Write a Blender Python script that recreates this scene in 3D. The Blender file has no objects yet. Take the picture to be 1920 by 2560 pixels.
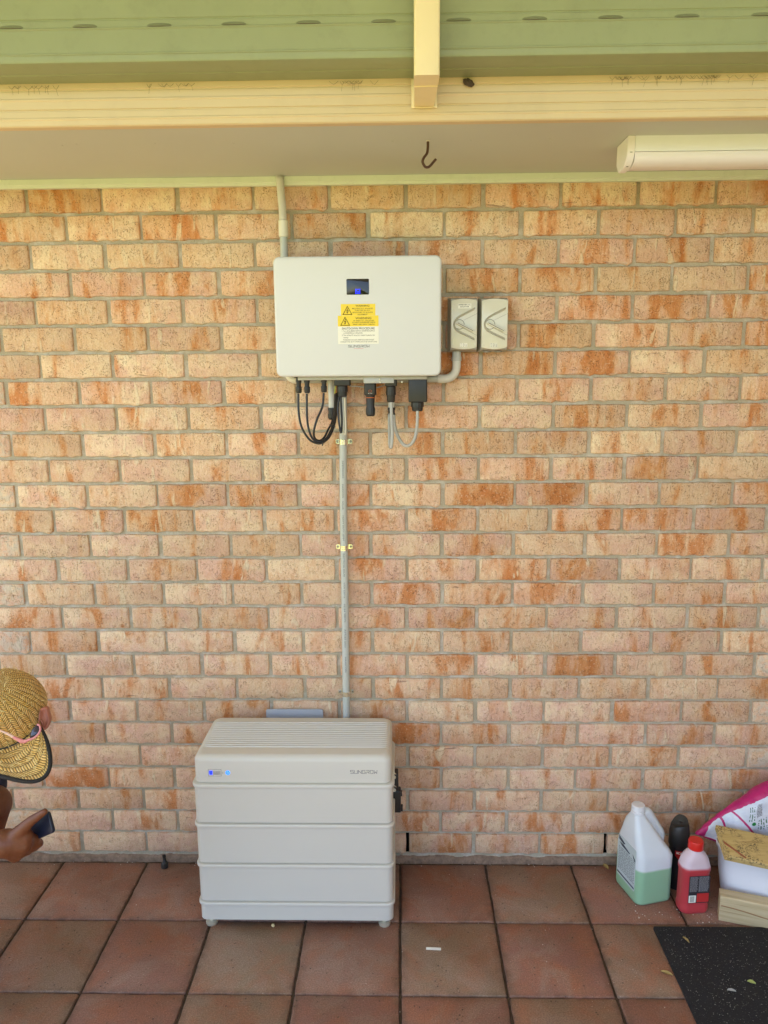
import bpy, bmesh, math, random
from mathutils import Vector, Matrix, noise
random.seed(7)
S = bpy.context.scene
COL = S.collection

# ------------------------------------------------------------------ camera, sky, sun, exposure
cam_d = bpy.data.cameras.new("camera"); cam = bpy.data.objects.new("camera", cam_d); COL.objects.link(cam)
R_, D_, F_ = Vector((0.99977, 0.01995, -0.00738)), Vector((-0.00367, -0.17993, -0.98367)), Vector((-0.02095, 0.98348, -0.17982))
M = Matrix((( R_.x, -D_.x, -F_.x, 1.1766), (R_.y, -D_.y, -F_.y, -2.4962), (R_.z, -D_.z, -F_.z, 1.7316), (0, 0, 0, 1)))
cam.matrix_world = M
cam_d.sensor_fit = 'VERTICAL'; cam_d.sensor_height = 32.0; cam_d.lens = 23.6169
cam_d.clip_start = 0.02; cam_d.clip_end = 600
S.camera = cam

SUN_EL, SUN_AZ = math.radians(60), math.radians(236)      # azimuth clockwise from +Y (the wall side)
W = bpy.data.worlds.new("World"); S.world = W; W.use_nodes = True
nt = W.node_tree
sky = nt.nodes.new("ShaderNodeTexSky"); sky.sky_type = 'NISHITA'; sky.sun_disc = False
sky.sun_elevation = SUN_EL; sky.sun_rotation = SUN_AZ
sky.air_density = 1.0; sky.dust_density = 1.2
nt.links.new(sky.outputs[0], nt.nodes["Background"].inputs[0])
nt.nodes["Background"].inputs[1].default_value = 0.08
sd = bpy.data.lights.new("sun", 'SUN'); sd.energy = 4.6; sd.angle = math.radians(0.5); sd.color = (1.0, 0.94, 0.84)
so = bpy.data.objects.new("sun", sd); COL.objects.link(so)
sdir = Vector((math.sin(SUN_AZ) * math.cos(SUN_EL), math.cos(SUN_AZ) * math.cos(SUN_EL), math.sin(SUN_EL)))
so.rotation_euler = sdir.to_track_quat('Z', 'Y').to_euler(); so.location = sdir * 20
S.view_settings.view_transform = 'Standard'; S.view_settings.look = 'None'
S.view_settings.gamma = 1.0; S.view_settings.use_curve_mapping = False
S.view_settings.exposure = 2.88
S.cycles.use_denoising = True
S.cycles.max_bounces = 8; S.cycles.diffuse_bounces = 5

# ------------------------------------------------------------------ helpers
def empty(name, loc, label=None, cat=None, group=None, kind=None):
    o = bpy.data.objects.new(name, None); COL.objects.link(o); o.location = loc; o.empty_display_size = 0.05
    tag(o, label, cat, group, kind); return o

def tag(o, label=None, cat=None, group=None, kind=None):
    if label: o["label"] = label
    if cat: o["category"] = cat
    if group: o["group"] = group
    if kind: o["kind"] = kind
    return o

def put(name, bm, mat, parent=None, origin=None, sharp=35):
    """link a bmesh given in world coordinates as one mesh object under parent"""
    bmesh.ops.recalc_face_normals(bm, faces=bm.faces[:])
    if origin is None:
        lo = Vector((1e9,) * 3); hi = -lo
        for v in bm.verts:
            for k in range(3):
                lo[k] = min(lo[k], v.co[k]); hi[k] = max(hi[k], v.co[k])
        origin = (lo + hi) / 2
    origin = Vector(origin)
    bmesh.ops.translate(bm, verts=bm.verts[:], vec=-origin)
    me = bpy.data.meshes.new(name); bm.to_mesh(me); bm.free()
    mats = mat if isinstance(mat, (list, tuple)) else [mat]
    for m in mats: me.materials.append(m)
    me.shade_smooth()
    if sharp: me.set_sharp_from_angle(angle=math.radians(sharp))
    o = bpy.data.objects.new(name, me); COL.objects.link(o)
    if name in ('lettering', 'fine_print', 'barcode', 'label_print', 'brand_name', 'plug_screw', 'heat_sink'): o['kind'] = 'stuff'
    if parent is not None:
        o.parent = parent
        w = Vector((0, 0, 0)); q = parent
        while q is not None: w += q.location; q = q.parent
        o.location = origin - w
    else:
        o.location = origin
    return o

def put_split(name, bm, mat, parent, sharp=35):
    """every loose piece of the bmesh becomes an object of its own"""
    bm.verts.ensure_lookup_table(); seen = set(); out = []
    for v0 in bm.verts:
        if v0 in seen: continue
        st = [v0]; grp = set([v0])
        while st:
            v = st.pop()
            for e in v.link_edges:
                w = e.other_vert(v)
                if w not in grp: grp.add(w); st.append(w)
        seen |= grp; b2 = bmesh.new(); mp = {v: b2.verts.new(v.co) for v in grp}
        for f_ in {f_ for v in grp for f_ in v.link_faces}: b2.faces.new([mp[v] for v in f_.verts])
        out.append(put(name, b2, mat, parent, sharp=sharp))
    bm.free(); return out

def loft(bm, rings, cap=True, mi=0):
    vs = [[bm.verts.new(p) for p in r] for r in rings]
    n = len(vs[0]); fs = []
    for a, b in zip(vs, vs[1:]):
        for i in range(n):
            fs.append(bm.faces.new((a[i], a[(i + 1) % n], b[(i + 1) % n], b[i])))
    if cap:
        fs.append(bm.faces.new(vs[0][::-1])); fs.append(bm.faces.new(vs[-1]))
    for f_ in fs: f_.material_index = mi
    return fs

def rr(w, h, r, n=5):
    r = max(1e-5, min(r, w / 2 - 1e-5, h / 2 - 1e-5)); pts = []
    for cx, cy, a0 in ((w/2-r, h/2-r, 0), (-w/2+r, h/2-r, 90), (-w/2+r, -h/2+r, 180), (w/2-r, -h/2+r, 270)):
        for k in range(n + 1):
            a = math.radians(a0 + 90 * k / n); pts.append((cx + r * math.cos(a), cy + r * math.sin(a)))
    return pts

def frame(c, u, v, w):
    c, u, v, w = Vector(c), Vector(u), Vector(v), Vector(w)
    return lambda a, b, t: c + u * a + v * b + w * t
XZ = lambda c: frame(c, (1, 0, 0), (0, 0, 1), (0, -1, 0))    # a right, b up, t towards the camera side (-Y)
XY = lambda c: frame(c, (1, 0, 0), (0, 1, 0), (0, 0, 1))

def rslab(bm, fr, w, h, r, t0, t1, bev=0.0, n=5, both=False, mi=0):
    """rounded rectangle w x h extruded from t0 to t1 in a frame, with its t1 rim rounded"""
    rings = []
    def ring(ins, t): rings.append([fr(a, b, t) for a, b in rr(w - 2*ins, h - 2*ins, r - ins, n)])
    if both and bev:
        for k in range(4):
            a = math.pi / 2 * k / 3; ring(bev * (1 - math.sin(a)), t0 + bev * (1 - math.cos(a)))
    else: ring(0, t0)
    if bev:
        for k in range(4):
            a = math.pi / 2 * k / 3; ring(bev * (1 - math.cos(a)), t1 - bev + bev * math.sin(a))
    else: ring(0, t1)
    loft(bm, rings, mi=mi)

def box(bm, x0, x1, y0, y1, z0, z1, bev=0.0, mi=0):
    if bev:
        rslab(bm, XY(((x0+x1)/2, (y0+y1)/2, 0)), x1-x0, y1-y0, bev, z0, z1, bev, n=2, both=True, mi=mi)
    else:
        loft(bm, [[Vector((x, y, z)) for x, y in ((x0,y0),(x1,y0),(x1,y1),(x0,y1))] for z in (z0, z1)], mi=mi)

def catmull(P, k=8):
    P = [Vector(q) for q in P]; Q = [2*P[0]-P[1]] + P + [2*P[-1]-P[-2]]; out = []
    for i in range(1, len(Q) - 2):
        for j in range(k):
            t = j / k; a, b, c, d = Q[i-1:i+3]
            out.append(0.5*((2*b)+(c-a)*t+(2*a-5*b+4*c-d)*t*t+(3*b-a-3*c+d)*t**3))
    out.append(P[-1]); return out

def tube(bm, P, rad, seg=10, smooth=8, mi=0, flat=1.0):
    pts = catmull(P, smooth) if smooth and len(P) > 2 else [Vector(q) for q in P]
    n = len(pts); rings = []; prev = None
    for i, q in enumerate(pts):
        T = (pts[min(i+1, n-1)] - pts[max(i-1, 0)]).normalized()
        if prev is None: N = T.orthogonal().normalized()
        else:
            N = prev - T * prev.dot(T); N = N.normalized() if N.length > 1e-6 else T.orthogonal().normalized()
        prev = N; B = T.cross(N)
        rd = rad(i / (n - 1)) if callable(rad) else rad
        rings.append([q + N * (math.cos(2*math.pi*j/seg) * rd) + B * (math.sin(2*math.pi*j/seg) * rd * flat) for j in range(seg)])
    loft(bm, rings, mi=mi)

def lathe(bm, c, axis, prof, seg=20, mi=0, ribs=0, ribd=0.0):
    """prof = [(distance along axis, radius)]"""
    c = Vector(c); ax = Vector(axis).normalized(); N = ax.orthogonal().normalized(); B = ax.cross(N)
    rings = []
    for t, rd in prof:
        ring = []
        for j in range(seg):
            a = 2*math.pi*j/seg; q = rd - (ribd if (ribs and j % 2) else 0)
            ring.append(c + ax*t + N*(math.cos(a)*q) + B*(math.sin(a)*q))
        rings.append(ring)
    loft(bm, rings, mi=mi)

def prism(bm, pts, t0, t1, fr, mi=0):
    loft(bm, [[fr(a, b, t) for a, b in pts] for t in (t0, t1)], mi=mi)

def ribbon(bm, pts, w, fr, t0, t1, closed=False, mi=0):
    """strokes as thin raised bars between 2d points"""
    L = list(pts) + ([pts[0]] if closed else [])
    for (a, b), (c, d) in zip(L, L[1:]):
        v = Vector((c-a, d-b)); l = v.length
        if l < 1e-7: continue
        v /= l; n_ = Vector((-v.y, v.x)) * w / 2; e = v * w / 2
        q = [(a-e.x+n_.x, b-e.y+n_.y), (a-e.x-n_.x, b-e.y-n_.y), (c+e.x-n_.x, d+e.y-n_.y), (c+e.x+n_.x, d+e.y+n_.y)]
        prism(bm, q, t0, t1, fr, mi)

def text_into(bm, s, fr, x, z, size, align='CENTER', bold=0.0, mi=0, width=None, t=0.0):
    cu = bpy.data.curves.new("t", 'FONT'); cu.body = s; cu.size = size; cu.align_x = align; cu.align_y = 'CENTER'
    cu.offset = bold; cu.extrude = 0.0; cu.resolution_u = 2
    o = bpy.data.objects.new("t", cu); COL.objects.link(o)
    dg = bpy.context.evaluated_depsgraph_get(); me = bpy.data.meshes.new_from_object(o.evaluated_get(dg))
    sc = 1.0
    if width:
        xs = [v.co.x for v in me.vertices]
        if xs and max(xs) - min(xs) > 0: sc = width / (max(xs) - min(xs))
    vs = [bm.verts.new(fr(x + v.co.x * sc, z + v.co.y, t)) for v in me.vertices]
    for pl in me.polygons:
        try: bm.faces.new([vs[i] for i in pl.vertices]).material_index = mi
        except ValueError: pass
    bpy.data.objects.remove(o); bpy.data.meshes.remove(me); bpy.data.curves.remove(cu)

def raise_flat(bm, fr_normal, d=0.0004):
    r = bmesh.ops.extrude_face_region(bm, geom=bm.faces[:])
    bmesh.ops.translate(bm, verts=[v for v in r['geom'] if isinstance(v, bmesh.types.BMVert)], vec=Vector(fr_normal) * d)

# ------------------------------------------------------------------ materials
class N:
    def __init__(s, name):
        s.m = bpy.data.materials.new(name); s.m.use_nodes = True; s.t = s.m.node_tree
        s.b = s.t.nodes["Principled BSDF"]
    def n(s, typ, **k):
        q = s.t.nodes.new(typ)
        for a, b in k.items(): setattr(q, a, b)
        return q
    def l(s, a, b): s.t.links.new(a, b)
    def co(s, kind="Object"): return s.n("ShaderNodeTexCoord").outputs[kind]
    def mapping(s, src, sc=(1,1,1), rot=(0,0,0), loc=(0,0,0)):
        q = s.n("ShaderNodeMapping"); s.l(src, q.inputs[0]); q.inputs[3].default_value = sc; q.inputs[2].default_value = rot; q.inputs[1].default_value = loc
        return q.outputs[0]
    def noise(s, src, scale, detail=4, rough=0.55, dist=0.0):
        q = s.n("ShaderNodeTexNoise"); q.inputs["Scale"].default_value = scale; q.inputs["Detail"].default_value = detail
        q.inputs["Roughness"].default_value = rough; q.inputs["Distortion"].default_value = dist
        s.l(src, q.inputs["Vector"]); return q.outputs[0]
    def ramp(s, src, stops, interp='LINEAR'):
        q = s.n("ShaderNodeValToRGB"); q.color_ramp.interpolation = interp; e = q.color_ramp.elements
        while len(e) < len(stops): e.new(0.5)
        for el, (p_, c) in zip(e, stops):
            el.position = p_; el.color = (c, c, c, 1) if not isinstance(c, tuple) else (*c, 1)
        s.l(src, q.inputs[0]); return q.outputs[0]
    def mix(s, fac, a, b, mode='MIX'):
        q = s.n("ShaderNodeMix", data_type='RGBA', blend_type=mode)
        for sock, v in ((q.inputs[0], fac), (q.inputs[6], a), (q.inputs[7], b)):
            if isinstance(v, (int, float)): sock.default_value = v
            elif isinstance(v, tuple): sock.default_value = (*v, 1)
            else: s.l(v, sock)
        return q.outputs[2]
    def math(s, op, a, b=0.0, c=None, clamp=False):
        q = s.n("ShaderNodeMath", operation=op); q.use_clamp = clamp
        for i, v in enumerate((a, b) if c is None else (a, b, c)):
            if isinstance(v, (int, float)): q.inputs[i].default_value = v
            else: s.l(v, q.inputs[i])
        return q.outputs[0]
    def bump(s, h, strength=0.3, dist=0.002, prev=None):
        q = s.n("ShaderNodeBump"); q.inputs["Strength"].default_value = strength; q.inputs["Distance"].default_value = dist
        s.l(h, q.inputs["Height"])
        if prev is not None: s.l(prev, q.inputs["Normal"])
        return q.outputs[0]
    def fin(s, col=None, rough=0.5, normal=None, metal=0.0, spec=0.5):
        if col is not None:
            if isinstance(col, tuple): s.b.inputs["Base Color"].default_value = (*col, 1)
            else: s.l(col, s.b.inputs["Base Color"])
        if isinstance(rough, (int, float)): s.b.inputs["Roughness"].default_value = rough
        else: s.l(rough, s.b.inputs["Roughness"])
        if normal is not None: s.l(normal, s.b.inputs["Normal"])
        s.b.inputs["Metallic"].default_value = metal; s.b.inputs["Specular IOR Level"].default_value = spec
        return s.m

def plain(name, col, rough=0.5, metal=0.0, var=0.08, scale=18, bump=0.05, bscale=300, spec=0.5, dirt=0.0):
    m = N(name); co = m.co()
    n1 = m.noise(co, scale, 4)
    dark = tuple(c * (1 - var) for c in col); lite = tuple(min(1, c * (1 + var)) for c in col)
    c = m.mix(n1, dark, lite)
    if dirt:
        d = m.ramp(m.noise(co, scale * 2.3, 6, 0.7), ((0.52, 0.0), (0.75, dirt)))
        c = m.mix(d, c, tuple(q * 0.45 for q in col))
    nb = m.noise(co, bscale, 2)
    rgh = m.math('ADD', m.math('MULTIPLY', n1, 0.12), rough - 0.06)
    return m.fin(c, rgh, m.bump(nb, bump, 0.001), metal, spec)

def emis(name, col, st):
    m = N(name); m.fin(col, 0.4); m.b.inputs["Emission Color"].default_value = (*col, 1); m.b.inputs["Emission Strength"].default_value = st
    return m.m

def brick_mat():
    m = N("brick_clay")
    co = m.co()
    rnd = m.n("ShaderNodeObjectInfo").outputs["Random"]
    isl = m.n("ShaderNodeNewGeometry").outputs["Random Per Island"]
    rs = m.math('FRACT', m.math('ADD', m.math('MULTIPLY', rnd, 7.31), m.math('MULTIPLY', isl, 5.17)))
    rs2 = m.math('FRACT', m.math('MULTIPLY', rs, 17.7))
    rs3 = m.math('FRACT', m.math('MULTIPLY', rs, 41.3))
    off = m.n("ShaderNodeCombineXYZ"); m.l(m.math('MULTIPLY', rs, 37.0), off.inputs[0]); m.l(m.math('MULTIPLY', rs2, 23.0), off.inputs[1]); m.l(m.math('MULTIPLY', rs3, 29.0), off.inputs[2])
    add = m.n("ShaderNodeVectorMath", operation='ADD'); m.l(co, add.inputs[0]); m.l(off.outputs[0], add.inputs[1]); v = add.outputs[0]
    tone = m.n("ShaderNodeAttribute", attribute_type='OBJECT', attribute_name="tone").outputs["Fac"]
    # base clay between pink and tan
    painted_light = m.n("ShaderNodeAttribute", attribute_type='OBJECT', attribute_name="painted_light").outputs["Fac"]  # per-course light tint painted into the clay, not a clay difference
    base = m.mix(m.math('SUBTRACT', m.math('MULTIPLY', rs2, 1.2), m.math('MULTIPLY', painted_light, 0.75), clamp=True), BR['pink'], BR['tan'])
    pale = m.mix(m.math('MULTIPLY', rs3, m.math('SUBTRACT', 1.0, m.math('MULTIPLY', painted_light, 0.6))), BR['pale'], BR['cream'])
    big = m.noise(v, 14, 4, 0.6)
    c = m.mix(m.ramp(m.math('ADD', big, m.math('MULTIPLY', tone, -0.28)), ((0.28, 0.0), (0.52, 0.85))), base, pale)
    # rusty flashing in vertical drags
    vs = m.mapping(v, (34, 2, 3.0)); st = m.noise(vs, 1.0, 3, 0.5, 0.3)
    st2 = m.noise(m.mapping(v, (11, 2, 4.0)), 1.0, 4, 0.6, 0.6)
    o = m.math('ADD', m.math('ADD', m.math('MULTIPLY', st, 0.55), m.math('MULTIPLY', m.ramp(st2, ((0.3, 0.1), (0.7, 0.9))), 0.85)), m.math('SUBTRACT', m.math('MULTIPLY', tone, 0.38), 0.04))
    sepo = m.n("ShaderNodeSeparateXYZ"); m.l(co, sepo.inputs[0])
    o = m.math('ADD', o, m.math('SUBTRACT', 0.06, m.math('MULTIPLY', m.math('POWER', m.math('MULTIPLY', sepo.outputs[0], 8.7), 2.0), 0.16)))
    orange = m.ramp(m.math('MULTIPLY', o, 0.6), ((0.48, 0.0), (0.575, 0.38), (0.65, 0.85)))
    c = m.mix(orange, c, m.mix(m.math('ADD', m.math('MULTIPLY', rs3, 0.5), m.math('MULTIPLY', painted_light, 0.25), clamp=True), BR['orange'], BR['brown']))
    red = m.ramp(m.math('MULTIPLY', m.math('ADD', o, m.math('MULTIPLY', m.noise(v, 60, 3), 0.25)), 0.6), ((0.665, 0.0), (0.82, 0.80)))
    c = m.mix(red, c, BR['rust'])
    # dark burnt flecks along the long edges
    sep = m.n("ShaderNodeSeparateXYZ"); m.l(co, sep.inputs[0])
    fl = m.noise(m.mapping(v, (14, 1, 90)), 1.0, 3, 0.6, 0.5)
    edge = m.math('MULTIPLY', m.math('ABSOLUTE', sep.outputs[2]), 26.0, clamp=True)
    flm = m.math('MULTIPLY', m.ramp(fl, ((0.66, 0.0), (0.71, 1.0))), m.math('MULTIPLY', edge, m.math('GREATER_THAN', rs3, 0.55)))
    c = m.mix(m.math('MULTIPLY', flm, 0.7), c, (0.16, 0.045, 0.025))
    # pale diagonal smears of slip
    rot = m.mapping(v, (30, 1, 7), (0, math.radians(24), 0)); sm = m.ramp(m.noise(rot, 1.0, 2, 0.5, 0.5), ((0.66, 0.0), (0.70, 1.0)))
    c = m.mix(m.math('MULTIPLY', sm, 0.62), c, (0.88, 0.76, 0.54))
    # fine grain, grit and pin holes
    g = m.noise(v, 260, 4, 0.8); c = m.mix(m.ramp(g, ((0.38, 0.0), (0.62, 1.0))), c, m.mix(1.0, c, (0.87, 0.80, 0.71), 'MULTIPLY'))
    g2 = m.noise(v, 150, 2, 0.6); c = m.mix(m.ramp(g2, ((0.60, 0.0), (0.68, 0.35))), c, (0.90, 0.76, 0.55))
    vo = m.n("ShaderNodeTexVoronoi"); vo.inputs["Scale"].default_value = 210; m.l(v, vo.inputs["Vector"])
    pv = m.math('MULTIPLY', m.ramp(vo.outputs["Distance"], ((0.20, 1.0), (0.34, 0.0))), m.ramp(m.noise(v, 40, 2), ((0.50, 0.0), (0.56, 1.0))))
    cr = m.ramp(m.noise(m.mapping(v, (230, 1, 60)), 1.0, 3, 0.6, 0.3), ((0.34, 1.0), (0.41, 0.0)))
    dk = m.math('MAXIMUM', pv, m.math('MULTIPLY', cr, 0.30))
    c = m.mix(m.math('MULTIPLY', dk, 0.48), c, (0.32, 0.15, 0.07))
    c = m.mix(1.0, c, m.mix(rs3, (0.88, 0.86, 0.84), (1.10, 1.10, 1.10)), 'MULTIPLY')
    # mortar smear on rims
    ex = m.ramp(m.math('ABSOLUTE', sep.outputs[2]), ((0.0325, 0.0), (0.0385, 1.0)))
    ms = m.math('MULTIPLY', m.math('MULTIPLY', ex, m.ramp(m.noise(v, 45, 3), ((0.44, 0.0), (0.58, 1.0)))), 0.55)
    c = m.mix(ms, c, (0.66, 0.60, 0.48))
    h = m.math('ADD', m.math('MULTIPLY', m.noise(v, 70, 5, 0.7), 0.8), m.math('MULTIPLY', m.noise(v, 420, 2), 0.35))
    h = m.math('SUBTRACT', h, m.math('MULTIPLY', dk, 0.7))
    h = m.math('ADD', h, m.math('MULTIPLY', sm, 0.25))
    h2 = m.noise(m.mapping(v, (60, 1, 6)), 1.0, 3)
    nb = m.bump(m.math('ADD', h, m.math('MULTIPLY', h2, 0.5)), 1.0, 0.005)
    return m.fin(c, 0.9, nb, 0, 0.2)

BR = dict(brown=(0.58, 0.245, 0.125), pink=(0.77, 0.50, 0.38), tan=(0.81, 0.57, 0.36), pale=(0.86, 0.66, 0.45), cream=(0.88, 0.73, 0.50), orange=(0.78, 0.40, 0.150), rust=(0.60, 0.215, 0.065))

def mortar_mat():
    m = N("mortar_grey"); co = m.co()
    a = m.noise(co, 9, 4); c = m.mix(a, (0.45, 0.405, 0.295), (0.60, 0.535, 0.41))
    g = m.noise(co, 420, 3, 0.7); c = m.mix(m.ramp(g, ((0.35, 0.0), (0.7, 1.0))), c, m.mix(1.0, c, (0.72, 0.70, 0.66), 'MULTIPLY'))
    w = m.ramp(m.noise(co, 18, 5, 0.7), ((0.50, 0.0), (0.64, 0.75))); c = m.mix(w, c, (0.64, 0.60, 0.52))
    dk = m.ramp(m.noise(co, 60, 4, 0.6), ((0.66, 0.0), (0.72, 0.7))); c = m.mix(dk, c, (0.16, 0.13, 0.09))
    nb = m.bump(m.math('ADD', m.noise(co, 55, 5, 0.7), m.math('MULTIPLY', m.noise(co, 500, 2), 0.4)), 0.9, 0.004)
    return m.fin(c, 0.95, nb, 0, 0.15)

def paver_mat():
    m = N("paver_clay"); co = m.co(); rnd = m.n("ShaderNodeObjectInfo").outputs["Random"]
    off = m.n("ShaderNodeCombineXYZ"); m.l(m.math('MULTIPLY', rnd, 31.0), off.inputs[0]); m.l(m.math('MULTIPLY', rnd, 57.0), off.inputs[1])
    add = m.n("ShaderNodeVectorMath", operation='ADD'); m.l(co, add.inputs[0]); m.l(off.outputs[0], add.inputs[1]); v = add.outputs[0]
    tone = m.n("ShaderNodeAttribute", attribute_type='OBJECT', attribute_name="tone").outputs["Fac"]
    c = m.mix(tone, (0.265, 0.185, 0.118), (0.275, 0.128, 0.095))
    pat = m.noise(v, 7, 5, 0.6, 0.4)
    c = m.mix(m.ramp(pat, ((0.42, 0.0), (0.66, 0.85))), c, (0.34, 0.135, 0.070))
    c = m.mix(m.ramp(m.noise(v, 11, 5, 0.65), ((0.48, 0.0), (0.75, 0.6))), c, (0.20, 0.135, 0.095))
    c = m.mix(m.ramp(m.noise(v, 5, 6, 0.7, 0.8), ((0.47, 0.0), (0.62, 0.55))), c, (0.32, 0.225, 0.17))
    g = m.noise(v, 230, 5, 0.85); c = m.mix(m.ramp(g, ((0.40, 0.0), (0.60, 1.0))), m.mix(1.0, c, (1.18, 1.18, 1.2), 'MULTIPLY'), m.mix(1.0, c, (0.70, 0.67, 0.62), 'MULTIPLY'))
    sp = m.ramp(m.noise(v, 210, 2, 0.5), ((0.68, 0.0), (0.72, 0.6))); c = m.mix(sp, c, (0.52, 0.40, 0.30))
    vo = m.n("ShaderNodeTexVoronoi"); vo.inputs["Scale"].default_value = 55; m.l(v, vo.inputs["Vector"])
    pit = m.math('MULTIPLY', m.ramp(vo.outputs["Distance"], ((0.10, 1.0), (0.17, 0.0))), m.ramp(m.noise(v, 22, 2), ((0.52, 0.0), (0.56, 1.0))))
    c = m.mix(m.math('MULTIPLY', pit, 0.8), c, (0.05, 0.03, 0.02))
    sep = m.n("ShaderNodeSeparateXYZ"); m.l(co, sep.inputs[0])
    e = m.math('MAXIMUM', m.math('ABSOLUTE', sep.outputs[0]), m.math('ABSOLUTE', sep.outputs[1]))
    em = m.math('MULTIPLY', m.ramp(e, ((0.125, 0.0), (0.15, 1.0))), m.ramp(m.noise(v, 28, 4), ((0.35, 0.1), (0.65, 0.75))))
    c = m.mix(em, c, (0.11, 0.065, 0.04))
    nb = m.bump(m.math('SUBTRACT', m.math('ADD', m.noise(v, 30, 5, 0.7), m.math('MULTIPLY', m.noise(v, 380, 2), 0.3)), pit), 0.45, 0.002)
    return m.fin(c, m.math('ADD', m.math('MULTIPLY', pat, 0.25), 0.50), nb, 0, 0.45)

MAT = {}
MAT['brick'] = brick_mat(); MAT['mortar'] = mortar_mat(); MAT['paver'] = paver_mat()
MAT['void'] = plain("weep_void", (0.012, 0.010, 0.008), 0.95, spec=0.05)
MAT['joint_sand'] = plain("joint_sand", (0.085, 0.060, 0.042), 0.95, var=0.6, scale=60, bump=0.8, bscale=400, spec=0.1)
MAT['footing'] = plain("footing_render", (0.27, 0.185, 0.13), 0.95, var=0.65, scale=50, bump=1.0, bscale=90, spec=0.1, dirt=0.8)
MAT['soffit'] = plain("soffit_paint", (0.54, 0.575, 0.52), 0.55, var=0.05, scale=3, bump=0.1, bscale=180)
MAT['mint'] = plain("mint_trim_paint", (0.68, 0.74, 0.60), 0.45, var=0.05, dirt=0.15)
MAT['fascia'] = plain("fascia_cream_paint", (0.68, 0.555, 0.34), 0.45, var=0.05, scale=4, bump=0.06, dirt=0.12)
MAT['gutter'] = plain("gutter_green_paint", (0.285, 0.325, 0.18), 0.42, var=0.10, scale=7, bump=0.08, dirt=0.2)
MAT['post'] = plain("post_cream_paint", (0.82, 0.70, 0.42), 0.42, var=0.05, scale=6, bump=0.08, dirt=0.1)
MAT['rust'] = plain("rusty_steel", (0.09, 0.045, 0.03), 0.85, var=0.5, scale=200, bump=0.9, bscale=500, metal=0.2)
MAT['lamp_white'] = plain("lamp_white_plastic", (0.84, 0.82, 0.80), 0.45, var=0.03)
MAT['lamp_mint'] = plain("lamp_body_enamel", (0.86, 0.90, 0.92), 0.35, var=0.03)
MAT['diffuser'] = plain("lamp_diffuser", (0.82, 0.80, 0.80), 0.35, var=0.05, scale=6)
MAT['case'] = plain("inverter_case_paint", (0.69, 0.705, 0.70), 0.42, var=0.015, scale=6, bump=0.12, bscale=900)
MAT['case_edge'] = plain("inverter_rear_metal", (0.42, 0.42, 0.40), 0.45, metal=0.4)
MAT['batt'] = plain("battery_case_paint", (0.64, 0.615, 0.535), 0.48, var=0.015, scale=5, bump=0.15, bscale=900)
MAT['glass'] = plain("display_glass", (0.012, 0.011, 0.010), 0.06, var=0.1, bump=0.0)
MAT['blue'] = emis("blue_led", (0.01, 0.03, 0.9), 0.30)
MAT['cyan'] = emis("cyan_led", (0.03, 0.22, 0.9), 0.22)
MAT['black'] = plain("black_plastic", (0.022, 0.021, 0.020), 0.42, var=0.15, scale=60)
MAT['cable'] = plain("black_cable_rubber", (0.016, 0.014, 0.013), 0.38, var=0.1)
MAT['cable_grey'] = plain("grey_cable_sheath", (0.44, 0.43, 0.39), 0.45, var=0.1, scale=70)
MAT['wire_cream'] = plain("cream_wire", (0.66, 0.62, 0.48), 0.5)
MAT['wire_green'] = plain("green_yellow_wire", (0.50, 0.56, 0.05), 0.5)
MAT['pvc'] = plain("grey_pvc", (0.50, 0.52, 0.47), 0.38, var=0.04, scale=14, dirt=0.06)
MAT['pvc_lite'] = plain("pale_pvc", (0.66, 0.66, 0.60), 0.38, var=0.03)
MAT['pvc_cream'] = plain("cream_pvc_collar", (0.74, 0.71, 0.56), 0.4, var=0.03)
MAT['zinc'] = plain("zinc_plated_steel", (0.74, 0.72, 0.58), 0.34, metal=0.6, var=0.12, scale=60)
MAT['clip'] = plain("bright_zinc_clip", (0.86, 0.84, 0.74), 0.22, metal=0.9, var=0.05)
MAT['screw'] = plain("screw_steel", (0.30, 0.29, 0.27), 0.35, metal=0.9)
MAT['yellow'] = plain("yellow_label", (0.88, 0.66, 0.02), 0.4, var=0.02)
MAT['cream_label'] = plain("cream_label", (0.86, 0.85, 0.74), 0.4, var=0.02)
MAT['ink'] = plain("label_ink", (0.06, 0.05, 0.04), 0.6)
MAT['brown_ink'] = plain("label_brown_ink", (0.20, 0.13, 0.01), 0.6)
MAT['logo'] = plain("logo_grey", (0.10, 0.10, 0.11), 0.5)
MAT['red'] = plain("red_plastic", (0.62, 0.018, 0.012), 0.3, var=0.06)
MAT['orange_ring'] = plain("orange_ring", (0.55, 0.12, 0.03), 0.5)
MAT['iso'] = plain("isolator_grey_plastic", (0.70, 0.69, 0.58), 0.2, var=0.03, scale=30)
MAT['iso_back'] = plain("isolator_base_plastic", (0.36, 0.34, 0.28), 0.4, var=0.05)
MAT['iso_groove'] = plain("isolator_groove", (0.15, 0.14, 0.11), 0.6)
MAT['iso_rib'] = plain("isolator_rib_plastic", (0.47, 0.45, 0.37), 0.3, var=0.04)
MAT['skin'] = None
print("materials ok")

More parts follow.
